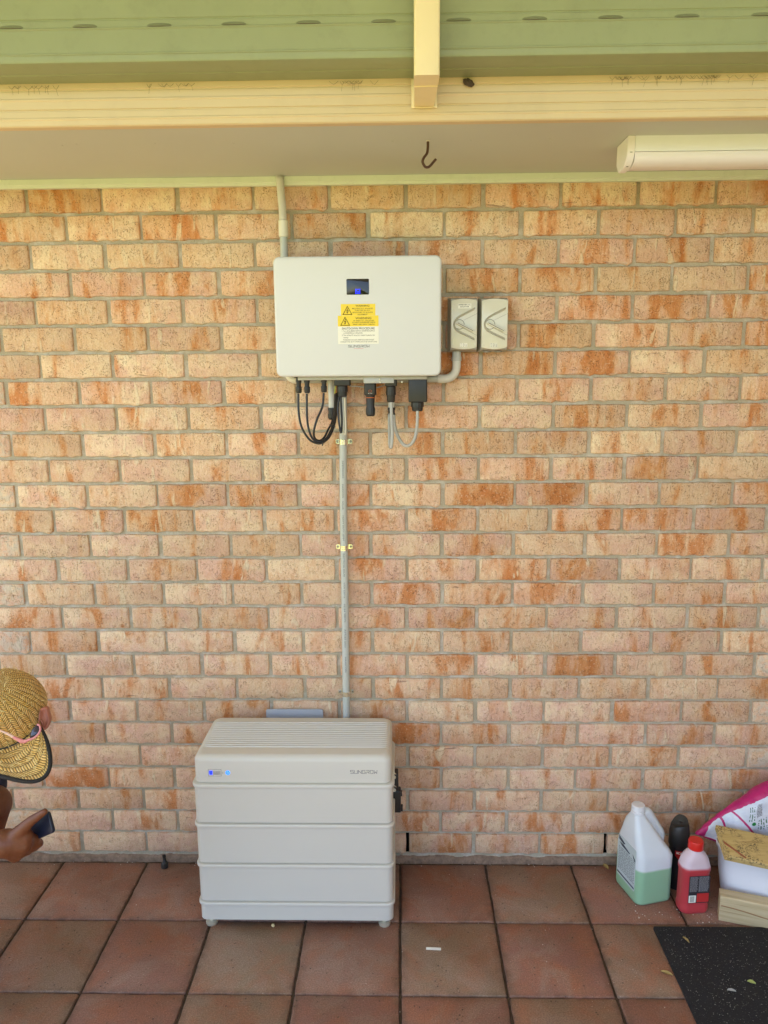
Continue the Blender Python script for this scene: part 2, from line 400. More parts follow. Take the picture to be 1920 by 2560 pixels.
# ------------------------------------------------------------------ brick wall
wall = empty("brick_wall", (1.2, 0, 0), "long wall of tan and orange clay bricks in grey mortar under the eave", "wall")
TONE = ["364333353468","055856326633","225235536554","056564478326","454434447754","044444477558","432344877465","084555543436",
"663644626555","043555364434","344344454636","033556388356","446565746767","024354465384","533636476444","054355767374","532535754333",
"084445453555","435346549344","044442564344","553544253833","044544744464","435444345534","065544643545","455444554454","034544555654","334344454443"]
PX, PZ = 0.24, 0.086
def brick_outline(seed, w, h):
    rnd = random.Random(seed); pts = []; n = 13
    def wob(a): return rnd.uniform(-a, a)
    drop = [0.0] * (n + 1)
    for k in range(rnd.randint(2, 4)):
        i = rnd.randint(1, n - 1); drop[i] -= rnd.uniform(0.0015, 0.0048)
    for i in range(n): pts.append((-w/2 + w*i/n + (wob(0.002) if 0 < i < n else 0.0012), -h/2 + drop[i] + wob(0.0012) + (0.0015 if i == 0 else 0)))
    pts.append((w/2 - 0.0008, -h/2 + 0.0012 + wob(0.001))); pts.append((w/2 + wob(0.0012), wob(0.006)))
    pts.append((w/2 - 0.0008, h/2 - 0.0012 + wob(0.001)))
    for i in range(5, 0, -1): pts.append((-w/2 + w*i/6, h/2 + wob(0.0015)))
    pts.append((-w/2 + 0.0008, h/2 - 0.0012 + wob(0.001))); pts.append((-w/2 + wob(0.0012), wob(0.006)))
    return pts
def brick_bm(seed, w, h, bm=None, c=(0, 0, 0)):
    bm = bm or bmesh.new(); o = brick_outline(seed, w, h); rnd = random.Random(seed + 99); cx, cy, cz = c
    tilt = rnd.uniform(-0.0008, 0.0008); rings = []
    for ins, y in ((0, 0.03), (0, 0.0050), (0.0012, 0.0018), (0.0042, 0.0)):
        rings.append([Vector((cx + a*(1 - 2*ins/w), cy + y + (tilt*a/w*2 if y < 0.01 else 0), cz + b*(1 - 2*ins/h))) for a, b in o])
    loft(bm, rings); return bm
def hidden(x0, x1, z0, z1):
    return (x0 > 0.86 and x1 < 1.26 and z0 > 1.80 and z1 < 2.04) or (x0 > 0.62 and x1 < 1.08 and z1 < 0.50)
variants = {}
far = bmesh.new(); nb_ = 0
for c in range(27):
    zb = (26 - c) * PZ
    for i in range(-6, 19):
        x0 = (i - 1) * PX + 0.005 - (0.12 if c % 2 else 0); x1 = x0 + 0.23
        rnd = random.Random(c * 131 + i * 17 + 5)
        jx, jz = rnd.uniform(-0.002, 0.002), rnd.uniform(-0.0008, 0.0008)
        cut = (c == 0)                                       # the top course is cut by the eave
        h = 0.0745 if cut else 0.0755
        cx, cz = (x0 + x1)/2 + jx, zb + PZ/2 + jz
        if x1 < -0.10 or x0 > 2.38 or hidden(x0, x1, zb, zb + PZ):
            brick_bm(rnd.randint(0, 9), 0.229, h, far, (cx, 0, cz)); continue
        seed = rnd.randint(0, 17); key = seed
        if key not in variants:
            bm = brick_bm(seed, 0.229, 0.0755); bmesh.ops.recalc_face_normals(bm, faces=bm.faces[:])
            me = bpy.data.meshes.new("brick"); bm.to_mesh(me); bm.free(); me.materials.append(MAT['brick']); me.shade_smooth(); me.set_sharp_from_angle(angle=math.radians(50)); variants[key] = me
        o = bpy.data.objects.new("brick", variants[key]); COL.objects.link(o); o.parent = wall
        o.location = Vector((cx, rnd.uniform(-0.0015, 0.0015), cz)) - wall.location
        tn = int(TONE[c][min(max(i, 0), 11)]) if i >= 0 else 4
        o["tone"] = tn / 10.0; o["painted_light"] = c / 26.0; nb_ += 1  # lower courses turn pinker: the wall's light gradient put into brick colour
o = put("outer_brick", far, MAT['brick'], wall, origin=(0, 0, 0)); o["kind"] = "stuff"; o["tone"] = 0.45; o["painted_light"] = 0.5
print("bricks", nb_)
# mortar face, open at the two weep holes of the lowest course
bm = bmesh.new()
weeps = [(1.2, 0.006), (1.92, 0.006)]
xs = [-1.6]
for wx, ww in weeps: xs += [wx - ww, wx + ww]
xs += [4.4]; zs = [-0.04, 0.006, 0.083, 2.36]
V_ = {}
def mv(x, z):
    k = (round(x, 4), round(z, 4))
    if k not in V_: V_[k] = bm.verts.new((x, 0.0095, z))
    return V_[k]
for a, b in zip(xs, xs[1:]):
    for z0, z1 in zip(zs, zs[1:]):
        if abs(z0 - 0.006) < 1e-6 and any(abs(a - (wx - ww)) < 1e-6 for wx, ww in weeps): continue
        bm.faces.new((mv(a, z0), mv(b, z0), mv(b, z1), mv(a, z1)))
put("mortar", bm, MAT['mortar'], wall)
bm = bmesh.new(); box(bm, -1.6, 4.4, 0.06, 0.24, -0.04, 2.56); put("wall_core", bm, MAT['void'], wall)
bm = bmesh.new()
nseg = 700; rings = []
rnd = random.Random(3)
for i in range(nseg + 1):
    x = -1.6 + 6.0 * i / nseg
    y = 0.001 + noise.noise(Vector((x * 9, 1, 0))) * 0.006 + noise.noise(Vector((x * 55, 3, 0))) * 0.003; z = -0.009 + noise.noise(Vector((x * 14, 5, 2))) * 0.007 + noise.noise(Vector((x * 70, 5, 2))) * 0.003
    rings.append([Vector((x, 0.03, -0.05)), Vector((x, y - 0.003, -0.05)), Vector((x, y, z - 0.006)), Vector((x, y + 0.008, z)), Vector((x, 0.03, z))])
loft(bm, rings); put("footing", bm, MAT['footing'], wall)

# ------------------------------------------------------------------ paved floor
floor = empty("paved_floor", (1.2, -0.5, -0.03), kind="structure")
FT = {(-2,0):.6,(-1,0):.45,(0,0):.75,(1,0):.7,(2,0):.6,(3,0):.5,(4,0):.8,(5,0):.2,(6,0):.9,(7,0):.8,
      (-2,1):.7,(-1,1):.2,(0,1):.1,(1,1):.85,(2,1):.05,(3,1):.75,(4,1):.1,(5,1):.95,(6,1):.15,(7,1):.5,
      (-2,2):.4,(-1,2):.8,(0,2):.1,(1,2):.85,(2,2):.05,(3,2):.9,(4,2):.9,(5,2):.15,(6,2):.85,(7,2):.4}
# FT keys: column 0 starts at x=-0.07
pv = []
for s in range(8):
    bm = bmesh.new(); rnd = random.Random(s + 40); W_, H_ = 0.3025, 0.2935
    base = rr(W_, H_, 0.004, 2); out = []
    n_ = len(base)
    for a in range(n_):
        p_, q_ = Vector(base[a]), Vector(base[(a + 1) % n_]); out.append(p_)
        if (p_ - q_).length > 0.05:
            for k in range(1, 8): out.append(p_.lerp(q_, k / 8) + Vector((rnd.uniform(-.0013, .0013), rnd.uniform(-.0013, .0013))))
    rings = []
    for ins, z in ((0, -0.035), (0, -0.005), (0.0012, -0.0018), (0.004, 0.0)):
        rings.append([Vector((q.x * (1 - 2*ins/W_), q.y * (1 - 2*ins/H_), z)) for q in out])
    loft(bm, rings); bmesh.ops.recalc_face_normals(bm, faces=bm.faces[:])
    me = bpy.data.meshes.new("paver"); bm.to_mesh(me); bm.free(); me.materials.append(MAT['paver']); me.shade_smooth(); me.set_sharp_from_angle(angle=math.radians(50)); pv.append(me)
far = bmesh.new()
for iy in range(0, 13):
    for ix in range(-9, 15):
        cx, cy = -0.07 + 0.31 * ix + 0.155 + (1.173 - 1.17) , -0.009 - 0.298 * iy - 0.149
        if iy < 4 and -3 <= ix <= 8:
            o = bpy.data.objects.new("paver", random.choice(pv)); COL.objects.link(o); o.parent = floor
            o.location = Vector((cx, cy, -0.03 + random.uniform(-0.0012, 0.0008))) - floor.location
            o.rotation_euler = (random.uniform(-.003, .003), random.uniform(-.003, .003), random.uniform(-.0035, .0035))
            o["tone"] = FT.get((ix, iy), random.random())
        elif iy >= 4:
            box(far, cx - .151, cx + .151, cy - .146, cy + .146, -0.065, -0.03)
        elif ix < -3 or ix > 8: box(far, cx - .151, cx + .151, cy - .146, cy + .146, -0.065, -0.03)
o = put("outer_paver", far, MAT['paver'], floor, origin=(0, 0, -0.03)); o["kind"] = "stuff"; o["tone"] = 0.5
bm = bmesh.new(); box(bm, -2.9, 4.6, -3.88, 0.02, -0.09, -0.0375); put("joint_sand", bm, MAT['joint_sand'], floor)

m = N("lawn_grass"); co = m.co(); c = m.mix(m.noise(co, 0.7, 5), LAWN_A if False else (0.17, 0.20, 0.045), (0.27, 0.25, 0.075)); c = m.mix(m.ramp(m.noise(co, 40, 4), ((.3, 0.0), (.7, 1.0))), c, (0.12, 0.16, 0.03))
MAT['lawn'] = m.fin(c, 0.95, m.bump(m.noise(co, 60, 4), 0.8, 0.03), 0, 0.1)
bm = bmesh.new(); bmesh.ops.create_grid(bm, x_segments=2, y_segments=2, size=150); bmesh.ops.translate(bm, verts=bm.verts[:], vec=(0, 0, -0.10))
o = put("lawn", bm, MAT['lawn']); tag(o, kind="structure")

bm = bmesh.new(); rnd = random.Random(77)  # leafy backdrop out of view, added to block low sky and tint reflections
for k in range(9000):
    x = rnd.uniform(-16, 16); z = rnd.uniform(0, 2.3) ** 1.0; y = -10.5 + rnd.uniform(-.7, .7) + .5*noise.noise(Vector((x*.6, z, 0)))
    if z > 1.9 + .45*noise.noise(Vector((x*.9, 0, 4))): continue
    s_ = rnd.uniform(.10, .22); q = Vector((x, y, z - .1)); u = Vector((rnd.gauss(0, 1), rnd.gauss(0, 1), rnd.gauss(0, 1))).normalized(); v = u.orthogonal().normalized()
    bm.faces.new([bm.verts.new(q + u*s_), bm.verts.new(q + v*s_*.5), bm.verts.new(q - u*s_), bm.verts.new(q - v*s_*.5)])
o = put("added_hedge", bm, plain("hedge_leaf", (0.09, 0.13, 0.03), 0.6, var=0.5, scale=3), sharp=0); tag(o, "unseen leafy backdrop added across the lawn to cut low sky and green the reflections", "added_hedge")

# ------------------------------------------------------------------ eave: lining, trim, fascia, gutter
X0, X1 = -2.6, 4.4
bm = bmesh.new(); box(bm, X0, X1, -0.556, 0.0, 2.335, 2.345)
o = put("eave_lining", bm, MAT['soffit']); tag(o, "flat beige lining board under the eave between wall and cream fascia", "eave lining")
bm = bmesh.new()
prof = [(0.0, 2.3345), (-0.020, 2.3345), (-0.020, 2.318), (-0.0185, 2.3165), (-0.0175, 2.3165), (-0.016, 2.3085), (0.0, 2.3085)]
loft(bm, [[Vector((x, y, z)) for y, z in prof] for x in (X0, X1)])
o = put("trim_strip", bm, MAT['mint']); tag(o, "thin pale green trim strip along the top of the brick wall", "trim")
fas = empty("fascia", (1.2, -0.56, 2.37), "ribbed cream metal fascia board below the green gutter", "fascia")
bm = bmesh.new(); y = -0.56
prof = [(y+.03, 2.3225), (y+.004, 2.321), (y, 2.3235), (y, 2.3345), (y-.0022, 2.3365), (y-.0022, 2.3395), (y, 2.3415), (y, 2.3545), (y+.0032, 2.356), (y+.0032, 2.3585), (y, 2.360),
        (y, 2.377), (y-.0022, 2.379), (y-.0022, 2.382), (y, 2.384), (y, 2.3985), (y+.0032, 2.400), (y+.0032, 2.4028), (y, 2.4045), (y, 2.43), (y+.03, 2.43)]
loft(bm, [[Vector((x, a, b)) for a, b in prof] for x in (X0, X1)])
put("fascia_board", bm, MAT['fascia'], fas, sharp=25)
gut = empty("gutter", (1.2, -0.62, 2.42), "green metal eave gutter with a row of overflow slots on its face", "gutter")
bm = bmesh.new(); G = -0.68
prof = [(-0.5635, 2.4205), (-0.5635, 2.4155), (-0.61, 2.4165), (-0.612, 2.4145), (-0.615, 2.4165), (G+.006, 2.4152), (G+.0015, 2.4168), (G, 2.4205), (G, 2.4305), (G-.0018, 2.432), (G-.0018, 2.4345), (G, 2.436),
        (G, 2.4815), (G-.002, 2.4835), (G-.002, 2.4855), (G, 2.4875), (G, 2.4995), (G+.002, 2.501), (G+.002, 2.5035), (G, 2.505), (G, 2.60), (G+.012, 2.605), (G+.012, 2.59), (G+.004, 2.585), (G+.004, 2.4205)]
loft(bm, [[Vector((x, a, b)) for a, b in prof] for x in (X0, X1)])
put("gutter_trough", bm, MAT['gutter'], gut, sharp=25)
MAT['slot_hood'] = plain("slot_hood_dark", (0.215, 0.235, 0.135), 0.6, var=0.2)  # hood green darker than the gutter paint
MAT['slot'] = plain("slot_darkest", (0.16, 0.16, 0.11), 0.8, var=0.3, scale=90)  # darkest tone, for hood undersides and the lamp's clip marks
for k in range(-4, 17):
    x = 0.4603 + 0.1644 * k
    if abs(x + 0.027 - 1.237) < 0.02: continue
    bm = bmesh.new(); n_ = 10; up, lo = [], []
    for i in range(n_ + 1):
        t_ = i / n_; s_ = math.sin(math.pi * t_) ** 0.35
        up.append(Vector((x + 0.054 * t_, G - 0.0004, 2.4895 + 0.0040*s_))); lo.append(Vector((x + 0.054 * t_, G - 0.0005 - 0.0055 * s_, 2.4870 - 0.0012*s_)))
    for i in range(n_):
        bm.faces.new([bm.verts.new(v) for v in (up[i], up[i+1], lo[i+1], lo[i])])
        f_ = bm.faces.new([bm.verts.new(v) for v in (lo[i], lo[i+1], lo[i+1] + Vector((0, 0.0035, -.0006)), lo[i] + Vector((0, 0.0035, -.0006)))]); f_.material_index = 1
    bmesh.ops.remove_doubles(bm, verts=bm.verts[:], dist=1e-6)
    put("overflow_slot", bm, [MAT['slot_hood'], MAT['slot']], gut, sharp=30)
# steel post standing off the fascia
post = empty("roof_post", (1.2375, -0.715, 2.353), "cream square steel post bracket in front of the green gutter", "post")
bm = bmesh.new()
rings = []
rslab(bm, frame((1.2375, -0.7225, 0), (1, 0, 0), (0, 1, 0), (0, 0, 1)), 0.054, 0.064, 0.005, 2.3535, 3.0, 0.0, n=3)
put("post_tube", bm, MAT['post'], post)
bm = bmesh.new()
MAT['post_under'] = MAT['post']
a0, a1 = 2.3515, 2.3985
loft(bm, [[Vector((1.2375 + sx * w2, y_, z_)) for sx, z_ in ((-1, a0), (1, a0), (1, a1), (-1, a1))] for y_, w2 in ((-0.692, 0.0255), (-0.5632, 0.0235))])
put("bracket_arm", bm, MAT['post'], post)
bm = bmesh.new(); box(bm, 1.207, 1.268, -0.5668, -0.5636, 2.349, 2.412, 0.001); put("bracket_plate", bm, MAT['post'], post)
bm = bmesh.new()
tube(bm, [(1.213, -0.566, 2.353), (1.225, -0.5675, 2.3495), (1.24, -0.567, 2.350), (1.255, -0.5675, 2.3495), (1.264, -0.566, 2.353)], 0.0016, 6); put("weld_bead", bm, MAT['post'], post)
# mud nest and webs
bm = bmesh.new(); bmesh.ops.create_icosphere(bm, subdivisions=3, radius=0.012)
for v in bm.verts:
    v.co *= 1 + 0.25 * noise.noise(v.co * 160); v.co.x *= 1.1; v.co.y *= 0.55; v.co.z *= 0.72
    v.co.z -= v.co.x * 0.35
bmesh.ops.translate(bm, verts=bm.verts[:], vec=(1.3421, -0.567, 2.4019))
MAT['mud'] = plain("dark_mud", (0.075, 0.055, 0.035), 0.9, var=0.6, scale=160, bump=1.0, bscale=400)
o = put("mud_nest", bm, MAT['mud']); tag(o, "small dark mud wasp nest stuck on the cream fascia beside the post", "wasp nest")
bm = bmesh.new(); rnd = random.Random(12)
for cx, n_ in ((0.17, 6), (0.24, 5), (0.31, 7), (0.63, 9), (1.02, 5), (1.07, 4), (1.72, 12), (1.80, 9), (1.87, 10), (1.95, 6)):
    for k in range(n_):
        x = cx + rnd.uniform(-.05, .05); w = rnd.uniform(.008, .022); dz = rnd.uniform(.004, .012)
        tube(bm, [(x, -0.5635, 2.4115), (x + w/2, -0.5640, 2.4085 - dz*.5), (x + w, -0.5635, 2.4115)], 0.00035, 4, 3)
        if rnd.random() < .5: tube(bm, [(x + w/2, -0.5640, 2.4085 - dz*.5), (x + w/2 + rnd.uniform(-.004, .004), -0.5635, 2.400 - dz)], 0.0003, 4, 0)
MAT['web'] = plain("dusty_web", (0.20, 0.17, 0.10), 0.9)
o = put("cobweb", bm, MAT['web']); tag(o, "dusty cobweb threads along the top of the cream fascia", "cobweb", kind="stuff")
# small marks on soffit: nails
bm = bmesh.new()
for u in [(0.2831, -0.3638, 2.3349), (0.3259, -0.3741, 2.3349), (0.5322, -0.3686, 2.3349), (0.7391, -0.3591, 2.3349), (1.1598, -0.3599, 2.3349), (1.3668, -0.3604, 2.3349), (1.5735, -0.3669, 2.3349)]:
    lathe(bm, (u[0], u[1], 2.3346), (0, 0, -1), [(0, .0022), (.0006, .0022), (.001, .0012)], 8)
o = put("nail_heads", bm, MAT['soffit']); o.name = "nail_head"; tag(o, "row of small painted nail heads dotted along the eave lining", "nail", kind="stuff")

# roof over the patio and the house roof behind the gutter
MAT['roof_sheet'] = plain("roof_sheet", (0.74, 0.73, 0.66), 0.5, var=0.04)
bm = bmesh.new(); prof = []
for i in range(33):
    y = 0.4 - 3.5 * i / 32; prof += [(y, 3.0), (y - 0.02, 3.03), (y - 0.05, 3.03), (y - 0.07, 3.0)]
prof += [(-3.20, 3.08), (0.42, 3.08)]
loft(bm, [[Vector((x, a, b)) for a, b in prof] for x in (-2.6, 4.6)])
o = put("patio_roof", bm, MAT['roof_sheet'], sharp=20); tag(o, "raised metal patio roof above the gutter", "roof")
bm = bmesh.new(); loft(bm, [[Vector((x, a, b)) for a, b in ((-0.60, 2.56), (-0.60, 2.60), (1.5, 2.92), (1.5, 2.56))] for x in (-2.6, 4.4)])
o = put("house_roof", bm, MAT['roof_sheet']); tag(o, "low metal house roof behind the green gutter", "roof")
MAT['render_wall'] = plain("added_wall_render", (0.26, 0.18, 0.12), 0.9, var=0.15, scale=6, bump=0.5, bscale=80)  # unseen dark wall added at right so light comes mainly from the left
bm = bmesh.new(); box(bm, 3.5, 3.7, -3.3, -0.01, -0.09, 2.55); o = put("added_side_wall", bm, MAT['render_wall']); tag(o, "unseen plain wall added at right to block light from that side", "wall")

# ------------------------------------------------------------------ ceiling hook and batten light
bm = bmesh.new(); HP = [(1.254, -0.3588, 2.3363), (1.254, -0.3588, 2.3197), (1.2519, -0.3588, 2.3047), (1.243, -0.3588, 2.2923), (1.2403, -0.3588, 2.2823), (1.2466, -0.3588, 2.2713), (1.2538, -0.3588, 2.2696), (1.2609, -0.3588, 2.2737), (1.2756, -0.3588, 2.2898)]
HP[0] = (HP[0][0], HP[0][1], 2.337)
tube(bm, HP, 0.0034, 8, 8)
hook = empty("ceiling_hook", (HP[0][0], HP[0][1], 2.335), "rusty brown bent hook hanging from the eave lining", "hook")
put("hook_rod", bm, MAT['rust'], hook)
bm = bmesh.new(); lathe(bm, (HP[0][0] + .0003, HP[0][1], 2.3349), (0, 0, -1), [(0, .0055), (.0012, .005), (.002, .003)], 12); put("collar", bm, MAT['pvc_cream'], hook)

lamp = empty("batten_light", (2.3, -0.33, 2.335), "long white batten light with rounded diffuser fixed under the eave", "light fitting")
def lx(bm, x0, x1, prof, mi=0): loft(bm, [[Vector((x, a, b)) for a, b in prof] for x in (x0, x1)], mi=mi)
bm = bmesh.new(); lx(bm, 1.792, 3.02, [(-.281, 2.3349), (-.379, 2.3349), (-.379, 2.2965), (-.281, 2.2965)]); put("base_channel", bm, MAT['lamp_mint'], lamp)
bm = bmesh.new(); dp = [(-.3775, 2.2955)]
for k in range(9):
    a = math.pi * k / 8; dp.append((-.330 - .0475 * math.cos(a), 2.290 - .0265 * math.sin(a) ** 0.8))
dp.append((-.2825, 2.2955)); dp[1] = (-.3775, 2.288)
lx(bm, 1.793, 3.02, dp); put("diffuser", bm, MAT['diffuser'], lamp, sharp=40)
bm = bmesh.new()
cp_ = [(-.279, 2.3349), (-.381, 2.3349), (-.381, 2.290), (-.366, 2.271), (-.340, 2.262), (-.300, 2.262), (-.279, 2.285)]
lx(bm, 1.7725, 1.7915, cp_); bmesh.ops.bevel(bm, geom=bm.edges[:], offset=0.0015, segments=2, affect='EDGES'); put("end_cap", bm, MAT['lamp_white'], lamp, sharp=40)
bm = bmesh.new(); lx(bm, 3.0215, 3.041, cp_); put("end_cap", bm, MAT['lamp_white'], lamp)
bm = bmesh.new(); box(bm, 1.779, 1.785, -.3822, -.3812, 2.2935, 2.295); box(bm, 1.779, 1.784, -.3545, -.351, 2.2655, 2.2665); put_split("clip_mark", bm, MAT['slot'], lamp)

# ------------------------------------------------------------------ inverter
inv = empty("inverter", (1.0525, -0.08, 1.7246), "pale grey rounded inverter box with yellow warning labels on the brick wall", "inverter")
IC = (1.0530, 0, 1.8999); IW, IH = 0.4995, 0.3505; IY = 0.170
fi = XZ(IC)
bm = bmesh.new(); rslab(bm, fi, IW, IH, 0.019, 0.118, IY, 0.0075, n=8); put("cover", bm, MAT['case'], inv, sharp=50)
bm = bmesh.new(); rslab(bm, fi, IW - .004, IH - .004, 0.018, 0.055, 0.1185, 0.0, n=8); put("body", bm, MAT['case'], inv)
bm = bmesh.new(); rslab(bm, fi, IW - .05, IH - .035, 0.010, 0.012, 0.056, 0.0, n=3)
for k in range(24):
    box(bm, 0.84 + k*0.0185, 0.843 + k*0.0185, -0.055, -0.014, 1.7195, 2.06)
put("heat_sink", bm, MAT['case_edge'], inv)
bm = bmesh.new(); box(bm, 0.862, 1.262, -0.128, -0.030, 1.7135, 1.7255, 0.002); box(bm, 1.066, 1.16, -0.132, -0.125, 1.703, 1.7255, 0.001)
put("connector_plate", bm, MAT['case_edge'], inv)
bm = bmesh.new()
for q in [(1.1177, -0.134, 1.7064), (1.1848, -0.134, 1.706), (1.1162, -0.134, 1.7151)]: lathe(bm, q, (0, -1, 0), [(-.003, .0028), (0, .0028), (.001, .0015)], 10)
put_split("bolt", bm, MAT['zinc'], inv)
# display
SC = [(1.0205, -0.17, 2.0092), (1.0876, -0.17, 1.9639)]
cxs, czs = (SC[0][0] + SC[1][0]) / 2, (SC[0][2] + SC[1][2]) / 2
bm = bmesh.new(); rslab(bm, XZ((cxs, 0, czs)), SC[1][0] - SC[0][0], SC[0][2] - SC[1][2], 0.003, 0.168, 0.1705, 0.0004, n=4); dsp = put("display", bm, MAT['glass'], inv)
fs_ = XZ((0, 0, 0))
Q = [(1.0475, 1.9792), (1.0604, 1.9791), (1.0602, 1.9679), (1.0473, 1.968), (1.0506, 1.9761), (1.0571, 1.9735)]
bm = bmesh.new(); x0, z0 = Q[0]; x1, z1 = Q[2]; zm = (z0 + z1) / 2; w = 0.0013
ribbon(bm, [(x0, z0), (x1, z0), (x1, z1), (x0, z1)], w, fs_, .1706, .1708, True)
ribbon(bm, [(x0 + .0025, zm), (x1, zm)], w, fs_, .1706, .1709); ribbon(bm, [(x0 + .003, z0 - .0025), (x0 + .003, zm)], w, fs_, .1706, .1710)
ribbon(bm, [(x0 + .004, z1 + .002), (x1 - .003, z1 + .002)], w * .8, fs_, .1706, .17085)
put("lit_symbol", bm, MAT['blue'], dsp)
# stickers
def sticker(name, x0, x1, z0, z1, t0, t1, mat, parent):
    bm = bmesh.new(); rslab(bm, XZ(((x0+x1)/2, 0, (z0+z1)/2)), x1-x0, z1-z0, .0006, t0, t1, 0, n=2); return put(name, bm, mat, parent)
def hazard(bm, x, z, s, t):
    ribbon(bm, [(x - s/2, z - s*.45), (x + s/2, z - s*.45), (x, z + s*.45)], s*.075, fs_, t, t + .0002, True)
    ribbon(bm, [(x + s*.06, z + s*.20), (x - s*.09, z - s*.06), (x + s*.09, z - s*.02), (x - s*.02, z - s*.30)], s*.07, fs_, t, t + .0003)
    ribbon(bm, [(x - s*.09, z - s*.20), (x - s*.02, z - s*.31), (x + s*.06, z - s*.21)], s*.05, fs_, t, t + .00025)
L1 = sticker("warning_label", 1.0026, 1.1057, 1.9034, 1.9373, .1699, .1703, MAT['yellow'], inv)
bm = bmesh.new()
cxl = 1.0026 + (1.1057 - 1.0026) * (795 - 300) / (1085 - 300)
def zc(y): return 1.9373 - (y - 738) / (1005 - 738) * (1.9373 - 1.9034)
for y, s, wd, sz, b in ((783, "WARNING", .0415, .0078, .0002), (845, "MULTIPLE D.C. SOURCES", .062, .0052, .0001), (888, "TURN OFF ALL D.C.", .047, .0052, .0001), (934, "ISOLATORS TO ISOLATE", .060, .0052, .0001), (980, "EQUIPMENT", .0295, .0052, .0001)):
    text_into(bm, s, fs_, cxl, zc(y), sz, bold=b, width=wd, t=.17045)
hazard(bm, 1.0026 + .0197, zc(885), .0262, .17045)
put("lettering", bm, MAT['brown_ink'], L1, sharp=0)
L2 = sticker("shutdown_label", 0.9928, 1.1152, 1.8208, 1.9037, .1699, .17055, MAT['cream_label'], inv)
band = sticker("yellow_band", 0.9930, 1.1150, 1.8722, 1.9035, .1705, .17075, MAT['yellow'], L2)
def zd(y): return 1.9037 - (y - 1010) / (1665 - 1010) * (1.9037 - 1.8208)
def xd(x): return 0.9928 + (x - 230) / (1172 - 230) * .1224
bm = bmesh.new()
for y, s, x, wd, sz, b in ((1075, "WARNING", 825, .0475, .0090, .0002), (1133, "PV ARRAY D.C. ISOLATORS", 830, .0615, .0050, .0001), (1173, "DO NOT DE-ENERGISE THE PV", 830, .0690, .0050, .0001), (1217, "ARRAY AND ARRAY CABLING", 830, .0660, .0050, .0001)):
    text_into(bm, s, fs_, xd(x), zd(y), sz, bold=b, width=wd, t=.1709)
hazard(bm, xd(400), zd(1140), .0262, .1709)
put("lettering", bm, MAT['brown_ink'], L2, sharp=0)
bm = bmesh.new()
for y, s, x, wd, sz, b in ((1310, "SHUTDOWN PROCEDURE", 700, .0985, .0086, .00012), (1366, "1. Turn off the MAIN SWITCH (INVERTER SUPPLY)", 700, .0985, .0055, .00003), (1415, "or INVERTER A.C. ISOLATOR.", 580, .0575, .0055, .00003),
        (1465, "2. Turn off the PV Array D.C. Isolator located at the", 700, .0985, .0055, .00003), (1518, "Inverter", 415, .0145, .0055, .00003),
        (1572, "*WARNING* DO NOT OPEN PLUG AND SOCKET", 705, .0935, .0052, .00003), (1617, "CONNECTORS OR PV STRING ISOLATOR UNDER LOAD", 705, .1100, .0050, .00003)):
    text_into(bm, s, fs_, xd(x), zd(y), sz, bold=b, width=wd, t=.1707)
put("lettering", bm, MAT['ink'], L2, sharp=0)
def brand(bm, x, z, w, h, sw, t, fr=None):
    """square cut capitals S U N G R O W drawn as strokes"""
    fr = fr or fs_
    G_ = {'S': [[(1,1),(0,1),(0,.52),(1,.52),(1,0),(0,0)]], 'U': [[(0,1),(0,0),(1,0),(1,1)]], 'N': [[(0,0),(0,1),(1,0),(1,1)]],
         'G': [[(1,1),(0,1),(0,0),(1,0),(1,.5),(.5,.5)]], 'R': [[(0,1),(1,1),(1,.48),(.15,.48)],[(.45,.48),(1,0)],[(0,.3),(0,0)]], 'O': [[(0,0),(0,1),(1,1),(1,0),(.25,0)]], 'W': [[(0,1),(.12,0),(.5,.55),(.88,0),(1,1)]]}
    adv = w / 7; lw = adv * .74; k = 0
    for ch_ in "SUNGROW":
        for st in G_[ch_]:
            ribbon(bm, [(x + k*adv + a*lw, z + b*h) for a, b in st], sw, fr, t, t + .0002 + .00003 * (k % 2))
        k += 1
LG = [(1.0235, -0.17, 1.8111), (1.0863, -0.17, 1.817), (1.0404, -0.17, 1.8071), (1.0686, -0.17, 1.8069)]
bm = bmesh.new(); brand(bm, LG[0][0], LG[0][2], LG[1][0] - LG[0][0] + .003, LG[1][2] - LG[0][2], .0009, .1702); put("brand_name", bm, MAT['logo'], inv, sharp=0)
bm = bmesh.new(); ribbon(bm, [(LG[2][0], LG[2][2]), (LG[3][0], LG[3][2])], .0006, fs_, .1702, .1704); put("red_underline", bm, MAT['red'], inv, sharp=0)

# connectors under the inverter (parts), positions on their own depth
def vx(P): return P[0], P[2]
K = [(0.8603, -0.095, 1.7235), (0.8588, -0.095, 1.6708), (0.8867, -0.095, 1.7233), (0.8853, -0.095, 1.6706), (0.9398, -0.095, 1.7236), (0.9387, -0.095, 1.6728), (0.9986, -0.095, 1.7241), (0.9981, -0.095, 1.6959), (1.0, -0.095, 1.6597), (1.0852, -0.095, 1.7234), (1.0846, -0.095, 1.6655), (1.0845, -0.095, 1.6006), (1.1511, -0.095, 1.7229), (1.1509, -0.095, 1.6933), (1.1503, -0.095, 1.6414), (1.234, -0.095, 1.7223), (1.2341, -0.095, 1.644), (1.2328, -0.095, 1.6133)]
def plug(x, zt, zb, name="cable_plug"):
    bm = bmesh.new(); y = -.095; l = zt - zb
    lathe(bm, (x, y, zt + .006), (0, 0, -1), [(0, .0080), (l*.25, .0080), (l*.27, .0092), (l*.42, .0092), (l*.45, .0075), (l*.66, .0075), (l*.68, .0092), (l*.70, .0096), (l*.98, .0094), (l*1.05, .0075), (l*1.07, .0045)], 24, ribs=1, ribd=.0006)
    box(bm, x - .0045, x + .0045, y - .0105, y - .006, zt - l*.42, zt - l*.12, .001)
    put(name, bm, MAT['black'], inv, sharp=30)
